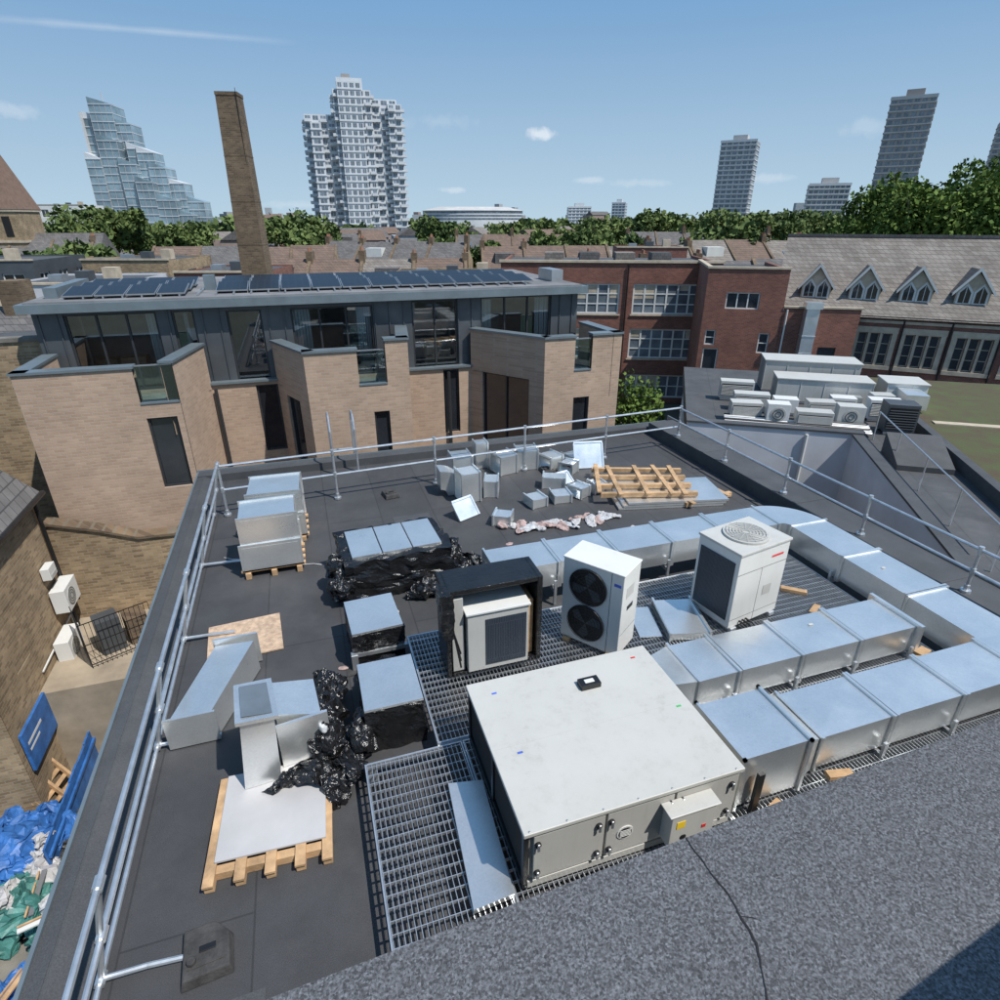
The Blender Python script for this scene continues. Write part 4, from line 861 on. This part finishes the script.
o=block('white_stucco_building',-98,140,5,10,8,8,M_white); o.done()
# ------------------------------------------------------------------ towers
M_tw=mat('white_cladding',(.54,.56,.58),.6,0,.08,.1); M_tg=mat('tower_concrete',(.44,.43,.42),.85,0,.12,.1); M_tgd=mat('tower_brick',(.33,.30,.28),.85,0,.12,.1); M_twin=mat('tower_window',(.13,.155,.185),.2,0,.6,.35,spec=.8)  # distance haze mixed slightly into the tower colours
M_tgl=mat('tower_glass',(.22,.30,.34),.12,.2,.45,.12,spec=1)
def tower_faces(o,w,d,z0,z1,fl,nbx,nby,wall,slab,proud=.35,ww=.62,bal=None,wh=.55):
    o_M=o.M[0].copy()
    o['walls'].box(0,w,0,d,z0,z1,wall); nf=int((z1-max(z0,-7.4))/fl)
    for side,(L,nb) in enumerate(((w,nbx),(d,nby),(w,nbx),(d,nby))):
        T=[Matrix(),Matrix.Translation((w,0,0))@Matrix.Rotation(R(90),4,'Z'),Matrix.Translation((w,d,0))@Matrix.Rotation(R(180),4,'Z'),Matrix.Translation((0,d,0))@Matrix.Rotation(R(-90),4,'Z')][side]
        o.M[0]=o_M@T
        if side==2: continue
        for j in range(nf):
            z=z1-(j+1)*fl+fl*.28
            if z<z0: break
            for i in range(nb):
                c=L*(i+.5)/nb; h=L/nb*ww/2
                o['windows'].box(c-h,c+h,-.04,.01,z,z+fl*wh,M_twin); o['window_frames'].box(c-.06,c+.06,-.07,-.041,z,z+fl*wh,wall)
                if bal and (i+j*bal[1])%bal[0]==0: o['balconies'].box(c-L/nb/2*.95,c+L/nb/2*.95,-1.3,-.041,z-fl*.28,z+fl*.12,slab)
            if proud: o['floor_bands'].box(-.0,L,-proud,-.003,z-fl*.28,z-fl*.10,slab)
    o.M[0]=o_M
x,y=C(-84,300)
o=Obj('residential_tower',(x,y,0),R(-18+14))
def tp(a,b,w,d,z1,nx,ny,**k):
    o.at(a,b,0); tower_faces(o,w,d,-7.4,z1,2.9,nx,ny,M_tw,M_tw,**k)
tp(0,4,13,14,46.5,4,4,bal=(2,1),proud=.0,ww=.7); tp(2.5,-1,4.5,5,43,1,2,proud=.3); tp(13,0,16,16,55.5,6,5,bal=(3,1),proud=.3,ww=.6); tp(15,-2,10,2,58,4,1,proud=.2); tp(29.2,4,11,14,53,3,5,bal=(2,1),proud=.0,ww=.7); tp(36,1,6,6,51,2,2,proud=.4,bal=(2,1))
o.at(15,5,0); o['plant_room'].box(0,11,0,7,55,60.5,M_tw); o['plant_room'].box(2.5,6,1,5,60.5,62,M_tgd)
o.done()
x,y=C(-180,300)
o=Obj('stepped_glass_building',(x,y,0),R(-18+8))
vol=[(0,8,4,18,45),(4,13,2,16,50),(10,19,3,15,43),(16,22,1,14,33.5),(6,14,-3,4,36),(13,20,-4,6,27),(20,27,0,12,32),(24,31,-1,12,26),(19,26,-6,4,20),(28,37,0,12,20),(26,34,-6,2,13),(36,44,1,11,12.5),(0,6,-4,5,29),(33,40,-5,4,7)]
for i,(a,b,ya,yb,z) in enumerate(vol):
    ya+=i*.013; o['glass_volumes'].box(a,b,ya,yb,-7.4,z,M_tgl)
    o['roof_wedges'].hexa([(a,ya,z),(b,ya,z),(b,yb,z),(a,yb,z),(a,ya,z+2.6),(b,ya,z+.2),(b,yb,z+.2),(a,yb,z+2.6)],[M_tgl,M_tw][i%3==0])
    k=z
    while k>-6: o['floor_slabs'].box(a-.12,b+.12,ya-.25,yb,k-.22,k+.06,M_tw); k-=3.2
    n_=int((b-a)/2.2)
    for c in range(n_+1):
        xx=a+(b-a)*c/n_; o['mullions'].box(xx-.07,xx+.07,ya-.15,ya-.02,-7.4,z,M_tg)
o['edge_fins'].box(-.5,-.1,2,16,-7,47,M_tw); o['crane_mast'].cyl((8,8,50),(8,8,55),.2,M_tg,6)
o.done()
def slabtower(xc,yc,ang,w,d,z1,nx,ny,wall=M_tg,slab=M_tw,fl=2.8,name='tower_block'):
    x,y=C(xc,yc); o=Obj(name,(x,y,0),R(-18+ang)); tower_faces(o,w,d,-7.4,z1,fl,nx,ny,wall,slab,proud=.35,ww=.66)
    o['plant_room'].box(w*.3,w*.7,d*.2,d*.7,z1,z1+3.5,wall); o['parapet'].box(-.3,w+.3,-.3,.0,z1-.8,z1+.6,slab); o.done()
slabtower(144,450,-28,22,17,51,6,5)
slabtower(182,330,-32,18,16,56,6,6,wall=M_tgd,slab=M_tg)
slabtower(184,400,-20,22,12,24,8,4)
slabtower(286,400,-32,18,16,56,6,6,wall=M_tgd,slab=M_tg)
slabtower(118,700,-20,14,12,21,4,4,wall=M_tw); slabtower(66,640,0,22,12,16,6,3,wall=M_tw)
x,y=C(-28,700)
o=Obj('stadium',(x,y,0),0)
P=40
ring=[(54*math.cos(2*math.pi*i/P),32*math.sin(2*math.pi*i/P)) for i in range(P)]
for i in range(P):
    a=ring[i];b=ring[(i+1)%P]
    o['facade'].poly([(a[0],a[1],-7),(b[0],b[1],-7),(b[0],b[1],13.5),(a[0],a[1],13.5)],M_tw)
    for z in (5,8,11): o['window_bands'].poly([(a[0]*1.004,a[1]*1.004,z),(b[0]*1.004,b[1]*1.004,z),(b[0]*1.004,b[1]*1.004,z+1.6),(a[0]*1.004,a[1]*1.004,z+1.6)],M_twin)
    o['roof'].poly([(a[0]*1.03,a[1]*1.03,13.5),(b[0]*1.03,b[1]*1.03,13.5),(b[0]*.7,b[1]*.7,17),(a[0]*.7,a[1]*.7,17)],M_tg)
o.done()
o=Obj('distant_buildings')
random.seed(21)
hz=[mat('far_a',(.34,.36,.38),.9),mat('far_b',(.26,.26,.27),.9),mat('far_c',(.44,.45,.46),.9),mat('far_d',(.28,.21,.18),.9)]  # base colours lightened to paint in distance haze
for k in range(420):
    yc=random.choice([random.uniform(130,420),random.uniform(400,1300)]); xc=random.uniform(-.72,.78)*yc; h=random.uniform(-2.5,1.8)+(yc>400)*random.uniform(0,7)+(yc>700)*random.uniform(0,11)
    if yc>800 and k%12==0: h+=14
    x,y=C(xc,yc); w=random.uniform(6,18); o.at(x,y,0,random.uniform(0,90)); o['blocks'].box(0,w,0,random.uniform(6,14),-7.4,h,hz[k%4])
    if yc<420: o['roofs'].hexa([(-.3,-.3,h),(w+.3,-.3,h),(w+.3,7,h),(-.3,7,h),(-.3,3,h+2),(w+.3,3,h+2),(w+.3,3.6,h+2),(-.3,3.6,h+2)],[M_slate,M_tile,M_brtile][k%3])
o.done()
# ------------------------------------------------------------------ camera, sun, sky
cd=bpy.data.cameras.new('camera'); cd.sensor_width=36; cd.lens=21.46; cd.clip_end=8000; cd.clip_start=.05
co=bpy.data.objects.new('camera',cd); sc.collection.objects.link(co); co.location=(0,0,5.2); co.rotation_euler=(R(90-25.2),0,R(-18)); sc.camera=co
el=R(58); sd=Vector((.62,-.785,0)).normalized()
sun=bpy.data.lights.new('sun','SUN'); sun.energy=5.0; sun.angle=R(.53); sun.color=(1,.96,.90)
so=bpy.data.objects.new('sun',sun); sc.collection.objects.link(so)
dirv=Vector((sd.x*math.cos(el),sd.y*math.cos(el),math.sin(el))); so.rotation_euler=dirv.to_track_quat('Z','Y').to_euler(); so.location=dirv*50
w=bpy.data.worlds.new('World'); sc.world=w; w.use_nodes=True; t=w.node_tree; N=t.nodes; L=t.links; bg=N['Background']
sk=N.new('ShaderNodeTexSky'); sk.sky_type='NISHITA'; sk.sun_disc=False; sk.sun_elevation=el; sk.sun_rotation=math.atan2(sd.x,sd.y); sk.altitude=50; sk.air_density=1.0; sk.dust_density=.4; sk.ozone_density=1.3
tc=N.new('ShaderNodeTexCoord').outputs['Generated']
def cam_dir(px,py):
    u=(px-500)/596;v=(500-py)/596; s_,c_=math.sin(R(25.2)),math.cos(R(25.2)); Y=c_+v*s_; Z=-s_+v*c_; return Vector((u*CA+Y*SA,-u*SA+Y*CA,Z)).normalized()
def vm(op,a,b=None):
    n=N.new('ShaderNodeVectorMath'); n.operation=op
    for i,v in enumerate((a,b)):
        if v is None: continue
        if isinstance(v,bpy.types.NodeSocket): L.new(v,n.inputs[i])
        else: n.inputs[i].default_value=tuple(v)
    return n
def mt(op,a,b=0.):
    n=N.new('ShaderNodeMath'); n.operation=op
    for i,v in enumerate((a,b)):
        if isinstance(v,bpy.types.NodeSocket): L.new(v,n.inputs[i])
        else: n.inputs[i].default_value=v
    return n.outputs[0]
def mr(v,a,b,c=0.,d=1.):
    n=N.new('ShaderNodeMapRange'); L.new(v,n.inputs[0])
    for i,q in enumerate((a,b,c,d)): n.inputs[i+1].default_value=q
    return n.outputs[0]
def nz(vec,sc_,det=6):
    n=N.new('ShaderNodeTexNoise'); L.new(vec,n.inputs['Vector']); n.inputs['Scale'].default_value=sc_; n.inputs['Detail'].default_value=det; n.inputs['Roughness'].default_value=.6; return n.outputs['Fac']
sz=N.new('ShaderNodeSeparateXYZ'); L.new(tc,sz.inputs[0])
skyc=mixc(t,1.0,sk.outputs[0],(1.10,1.40,1.40),'MULTIPLY')
low=mixc(t,mr(sz.outputs[2],0.,.27),(3.7,4.95,5.9),(1.35,2.75,4.75))
base=mixc(t,mr(sz.outputs[2],.22,.65),low,skyc)
mask=None
def addm(m):
    global mask
    mask=m if mask is None else mt('MAXIMUM',mask,m)
a_=cam_dir(-60,14); b_=cam_dir(300,43); nrm=a_.cross(b_).normalized(); mid=(a_+b_).normalized()
d1=mt('ABSOLUTE',vm('DOT_PRODUCT',tc,nrm).outputs['Value']); wob=mt('MULTIPLY',nz(tc,30,3),.004)
m1=mr(mt('ADD',d1,wob),.0015,.0065,1.,0.); m1=mt('MULTIPLY',m1,mr(vm('DOT_PRODUCT',tc,mid).outputs['Value'],math.cos(a_.angle(b_)/2),math.cos(a_.angle(b_)/2)+.02)); addm(mt('MULTIPLY',m1,.32))
for (px,py,rx,rz,st) in ((539,135,.022,.008,.7),(870,127,.03,.010,.18),(5,110,.030,.008,.25),(455,190,.02,.004,.35),(770,178,.03,.005,.25),(640,183,.05,.005,.2),(300,205,.05,.005,.2),(440,122,.05,.008,.12),(590,180,.02,.004,.3)):
    c=cam_dir(px,py); rt=Vector((c.y,-c.x,0)).normalized(); up_=rt.cross(c).normalized()
    df=vm('SUBTRACT',tc,c).outputs[0]; A=mt('DIVIDE',vm('DOT_PRODUCT',df,rt).outputs['Value'],rx); B=mt('DIVIDE',vm('DOT_PRODUCT',df,up_).outputs['Value'],rz)
    r2=mt('SQRT',mt('ADD',mt('MULTIPLY',A,A),mt('MULTIPLY',B,B))); nn=mt('MULTIPLY',mt('SUBTRACT',nz(tc,55,7),.5),2.8)
    m_=mr(mt('ADD',r2,nn),.3,1.2,1.,0.); fr_=mt('MULTIPLY',m_,mr(vm('DOT_PRODUCT',tc,c).outputs['Value'],.98,.99)); addm(mt('MULTIPLY',fr_,st))
L.new(mixc(t,mask,base,(6.6,7.0,7.4)),bg.inputs[0]); bg.inputs[1].default_value=.13
sc.view_settings.view_transform='Standard'; sc.view_settings.look='None'; sc.view_settings.exposure=0; sc.view_settings.gamma=1
